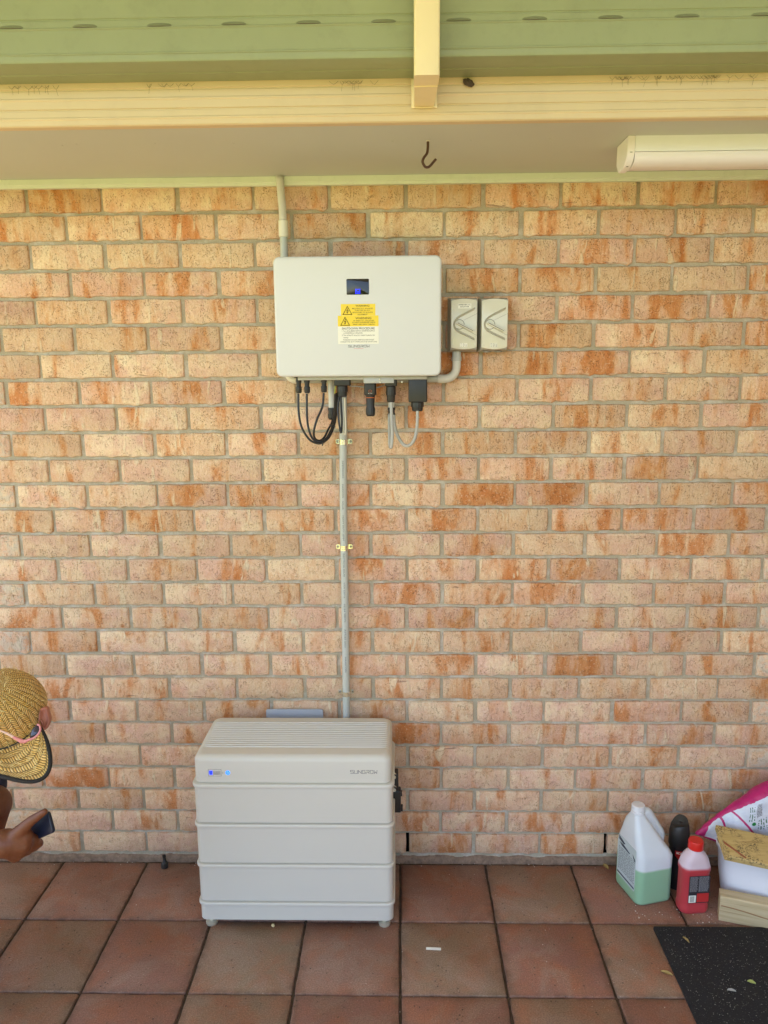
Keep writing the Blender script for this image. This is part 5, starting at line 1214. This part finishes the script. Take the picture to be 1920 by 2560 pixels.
# clothing
SH = blob([((-.40, -.70, .36), (-.17, -.71, .68), .135, .138), ((-.17, -.86, .725), (-.17, -.56, .725), .068, .068), ((-.15, -.71, .75), (.02, -.73, .82), .075, .066), ((-.16, -.88, .72), (-.06, -.95, .56), .066, .060), ((-.17, -.55, .71), (-.06, -.49, .57), .062, .056), ((-.14, -.71, .70), (0.109, -0.7071, 0.6854), .10, .040)], .008)
put("shirt", SH, plain("navy_shirt", (0.016, 0.020, 0.040), 0.85, var=0.2, scale=12, bump=0.6, bscale=60), per, sharp=0)
SHO = blob([((-.44, -.70, .22), (-.36, -.70, .36), .140, .135), ((-.40, -.80, .27), (-.10, -.82, .52), .105, .078), ((-.40, -.60, .27), (-.14, -.57, .42), .100, .078)], .009)
put("shorts", SHO, plain("grey_shorts", (0.10, 0.10, 0.10), 0.9), per, sharp=0)
for x, y in ((-.24, -.815), (-.25, -.58)):
    bm = bmesh.new(); rings = []
    for z, s in ((-.0295, .95), (-.022, 1.0), (.0, 1.0), (.03, .85), (.055, .5)):
        rings.append([Vector((x + a*s - (.03 if z > .04 else 0), y + b*s, z)) for a, b in rr(.25, .095, .045, 5)])
    loft(bm, rings); put("boot", bm, plain("boot_brown", (0.14, 0.09, 0.05), 0.8), per, sharp=40)

# straw hat with a front visor brim, woven pattern on UVs
def straw(name, A, B, tint=1.0):
    m = N(name); uv = m.n("ShaderNodeUVMap").outputs[0]; sep = m.n("ShaderNodeSeparateXYZ"); m.l(uv, sep.inputs[0]); co = m.co()
    un = m.math('ADD', m.math('MULTIPLY', sep.outputs[0], A), m.math('MULTIPLY', m.noise(co, 22, 3), 1.3)); vn = m.math('MULTIPLY', sep.outputs[1], B)
    fu = m.math('FRACT', un); ci = m.math('FLOOR', un); par = m.math('SUBTRACT', m.math('MULTIPLY', m.math('MODULO', ci, 2.0), 2.0), 1.0)
    w = m.math('ADD', vn, m.math('MULTIPLY', par, m.math('MULTIPLY', fu, 1.15)))
    fv = m.math('FRACT', w); pr = m.math('SINE', m.math('MULTIPLY', fv, math.pi)); pe = m.math('SINE', m.math('MULTIPLY', fu, math.pi))
    h = m.math('MULTIPLY', m.math('POWER', pr, 0.6), m.math('POWER', pe, 0.35))
    idc = m.n("ShaderNodeCombineXYZ"); m.l(ci, idc.inputs[0]); m.l(m.math('FLOOR', w), idc.inputs[1])
    wn = m.n("ShaderNodeTexWhiteNoise", noise_dimensions='2D'); m.l(idc.outputs[0], wn.inputs[0])
    c = m.mix(wn.outputs[0], (0.80*tint, 0.47*tint, 0.13*tint), (0.96*tint, 0.66*tint, 0.27*tint))
    c = m.mix(m.ramp(m.noise(co, 9, 3), ((.4, 0.0), (.65, .5))), c, (0.74*tint, 0.46*tint, 0.09*tint))
    c = m.mix(m.ramp(h, ((.30, .85), (.72, 0.0))), c, (0.13, 0.065, 0.012))
    return m.fin(c, 0.5, m.bump(h, 1.0, .0035), 0, 0.35)
hat = empty("straw_hat_holder", HC, None) if False else None
NU, NV = 72, 26
bm = bmesh.new(); uvl = bm.loops.layers.uv.new("UVMap"); vv = []
def crown_pt(a, ph, grow=0.0):
    s, c_ = math.sin(ph), math.cos(ph); lump = 1 + .012*noise.noise(Vector((math.cos(a)*2, math.sin(a)*2, ph*3)))
    return HC + (e1*(math.sin(a)*(.1005 + grow)*s) + fr_h*(math.cos(a)*(.1045 + grow)*s) + up_*((.108 + grow)*(c_ if c_ > 0 else c_)))*lump
for i in range(NU + 1):
    vv.append([bm.verts.new(crown_pt(2*math.pi*i/NU, max(.001, 1.62*j/NV))) for j in range(NV + 1)])
for i in range(NU):
    for j in range(NV):
        f_ = bm.faces.new((vv[i][j], vv[i+1][j], vv[i+1][j+1], vv[i][j+1]))
        for lp, (a, b) in zip(f_.loops, ((i, j), (i+1, j), (i+1, j+1), (i, j+1))): lp[uvl].uv = (a/NU, b/NV)
bmesh.ops.remove_doubles(bm, verts=bm.verts[:], dist=.0003)
hat = put("straw_hat", bm, straw("woven_straw_crown", 46, 30), per, sharp=0)
bm = bmesh.new(); uvl = bm.loops.layers.uv.new("UVMap"); vv = []; NB, MB = 40, 10; rim = []
PSI = math.radians(84)
RIM = catmull([(0.1129, -0.7914, 0.8912), (0.1107, -0.8273, 0.8623), (0.1348, -0.8623, 0.8347), (0.1819, -0.8844, 0.8195), (0.246, -0.8983, 0.8195), (0.2903, -0.9039, 0.8118), (0.3236, -0.9018, 0.8078), (0.343, -0.8908, 0.8106), (0.3515, -0.8782, 0.8228), (0.3493, -0.8618, 0.8402), (0.3363, -0.8384, 0.8585), (0.3161, -0.8109, 0.8722), (0.295, -0.7887, 0.885)], 8)
def rim_at(t):
    t *= len(RIM) - 1; i = min(int(t), len(RIM) - 2); return RIM[i].lerp(RIM[i+1], t - i)
for i in range(NB + 1):
    a = -PSI + 2*PSI*i/NB; row = []
    p0 = HC + e1*(math.sin(a)*.099) + fr_h*(math.cos(a)*.103) - up_*.006; p1 = rim_at(i/NB)
    for j in range(MB + 1):
        t = j/MB; row.append(bm.verts.new(p0.lerp(p1, t) + up_*(.012*math.sin(math.pi*t))))
    vv.append(row); rim.append(row[-1].co.copy())
for i in range(NB):
    for j in range(MB):
        f_ = bm.faces.new((vv[i][j], vv[i+1][j], vv[i+1][j+1], vv[i][j+1]))
        for lp, (a, b) in zip(f_.loops, ((i, j), (i+1, j), (i+1, j+1), (i, j+1))): lp[uvl].uv = (b/MB, a/NB)
r_ = bmesh.ops.extrude_face_region(bm, geom=bm.faces[:]); bmesh.ops.translate(bm, verts=[v for v in r_['geom'] if isinstance(v, bmesh.types.BMVert)], vec=-up_*.002)
put("visor_brim", bm, straw("woven_straw_brim", 7, 46), hat, sharp=60)
bm = bmesh.new(); tube(bm, rim, .0048, 8, 0); put("black_binding", bm, plain("black_binding", (0.012, 0.011, 0.010), 0.8, bump=0.4, bscale=300), hat)
bm = bmesh.new(); tube(bm, [crown_pt(-1.5 + 3.0*i/20, 1.60, .001) - up_*.002 for i in range(21)], .0030, 6, 0); put("sweat_band", bm, MAT['black'], hat)

bm = bmesh.new(); rnd = random.Random(31)
for _ in range(420):
    a = rnd.uniform(-math.pi, math.pi); ph_ = rnd.uniform(.25, 1.55); p0 = crown_pt(a, ph_, .0005); nrm = (p0 - HC).normalized()
    tan = nrm.cross(up_).normalized(); dr = (tan*rnd.uniform(-1, 1) + nrm*rnd.uniform(.15, .6) + up_*rnd.uniform(-.8, .8)).normalized(); L = rnd.uniform(.004, .013)
    w_ = dr.cross(nrm).normalized()*rnd.uniform(.0005, .0011)
    bm.faces.new([bm.verts.new(q) for q in (p0 - w_, p0 + w_, p0 + dr*L + nrm*.001 + w_*.5, p0 + dr*L + nrm*.001 - w_*.5)])
for _ in range(120):
    t = rnd.uniform(0, 1); q = rim_at(t); p0 = q.lerp(HC, rnd.uniform(.05, .40)) + up_*.013
    dr = (e1*rnd.uniform(-1, 1) + fr_h*rnd.uniform(-.3, 1) + up_*rnd.uniform(.05, .35)).normalized(); w_ = dr.cross(up_).normalized()*.0008
    bm.faces.new([bm.verts.new(z) for z in (p0 - w_, p0 + w_, p0 + dr*.010 + w_*.5, p0 + dr*.010 - w_*.5)])
o = put("loose_straw", bm, plain("loose_straw", (0.80, 0.60, 0.24), 0.5, var=0.3, scale=200), hat, sharp=0); o["kind"] = "stuff"

# sunglasses resting on the visor
sg = empty("sunglasses", (0.2847, -0.8491, 0.8895), "pink framed sunglasses resting on the brim of the straw hat", "sunglasses")
MAT['pink'] = plain("pink_frame", (0.62, 0.22, 0.21), 0.3, var=0.05)
bm = bmesh.new(); tube(bm, [(0.1798, -0.8356, 0.9202), (0.2279, -0.847, 0.9076), (0.2539, -0.8575, 0.9028), (0.273, -0.8661, 0.8981)], lambda t: .0020 + .0014*t, 10, 6); put("temple_arm", bm, plain("clear_pink_frame", (0.66, 0.42, 0.33), 0.3), sg)
bm = bmesh.new(); tube(bm, [(0.2682, -0.864, 0.899), (0.2844, -0.8704, 0.8953), (0.2971, -0.8736, 0.893), (0.3069, -0.8737, 0.897), (0.3195, -0.8717, 0.9011), (0.3284, -0.8672, 0.9079), (0.3321, -0.8614, 0.917), (0.3274, -0.8542, 0.9235), (0.3208, -0.8501, 0.9245)], lambda t: .0050 - .0026*min(1, abs(t-.18)*3.2) if t < .5 else .0024, 10, 6); put("front_frame", bm, MAT['pink'], sg)
bm = bmesh.new(); lp_ = [(0.3067, -0.8656, 0.8969), (0.3086, -0.8566, 0.9126), (0.3184, -0.8471, 0.9241), (0.3255, -0.8508, 0.9199), (0.3283, -0.8584, 0.9115), (0.3237, -0.8639, 0.9042)]
cen = sum((Vector(q) for q in lp_), Vector())/6; pts = catmull(list(lp_) + [lp_[0]], 3)[:-1]
loft(bm, [[cen + (q - cen)*s - CAM_F*t for q in pts] for s, t in ((1, -.001), (1, .0005), (.6, .003), (.15, .004))]); put("lens", bm, plain("dark_lens", (0.03, 0.025, 0.045), 0.05, bump=0.0), sg, sharp=0)

# phone in the hand
ph = empty("phone", (0.317, -0.8777, 0.6736), "dark navy phone held in the crouching person's hand", "phone")
A_, B_, C_, D__ = (Vector(q) for q in [(0.3448, -0.8696, 0.7147), (0.3455, -0.879, 0.6631), (0.2203, -0.8117, 0.573), (0.2206, -0.801, 0.6319)])
cen = (A_ + B_ + C_ + D__)/4; ux = ((A_ + B_) - (C_ + D__)).normalized(); uy = (A_ - B_); uy = (uy - ux*uy.dot(ux)).normalized(); un = ux.cross(uy)
if un.dot(CAM_F) > 0: un = -un
Lp = ((A_ + B_)/2 - (C_ + D__)/2).length; shear = ((A_ - B_).dot(ux))
Hh = (A_ - B_).length*.98
pf = lambda a, b, t: cen + ux*a + uy*b + un*t
bm = bmesh.new(); rslab(bm, pf, Lp, Hh, .009, -.004, .0045, .002, n=5, both=True); put("phone_body", bm, plain("navy_phone_case", (0.006, 0.010, 0.026), 0.4, bump=0.2, bscale=400), ph)
print("objects", len(bpy.data.objects))
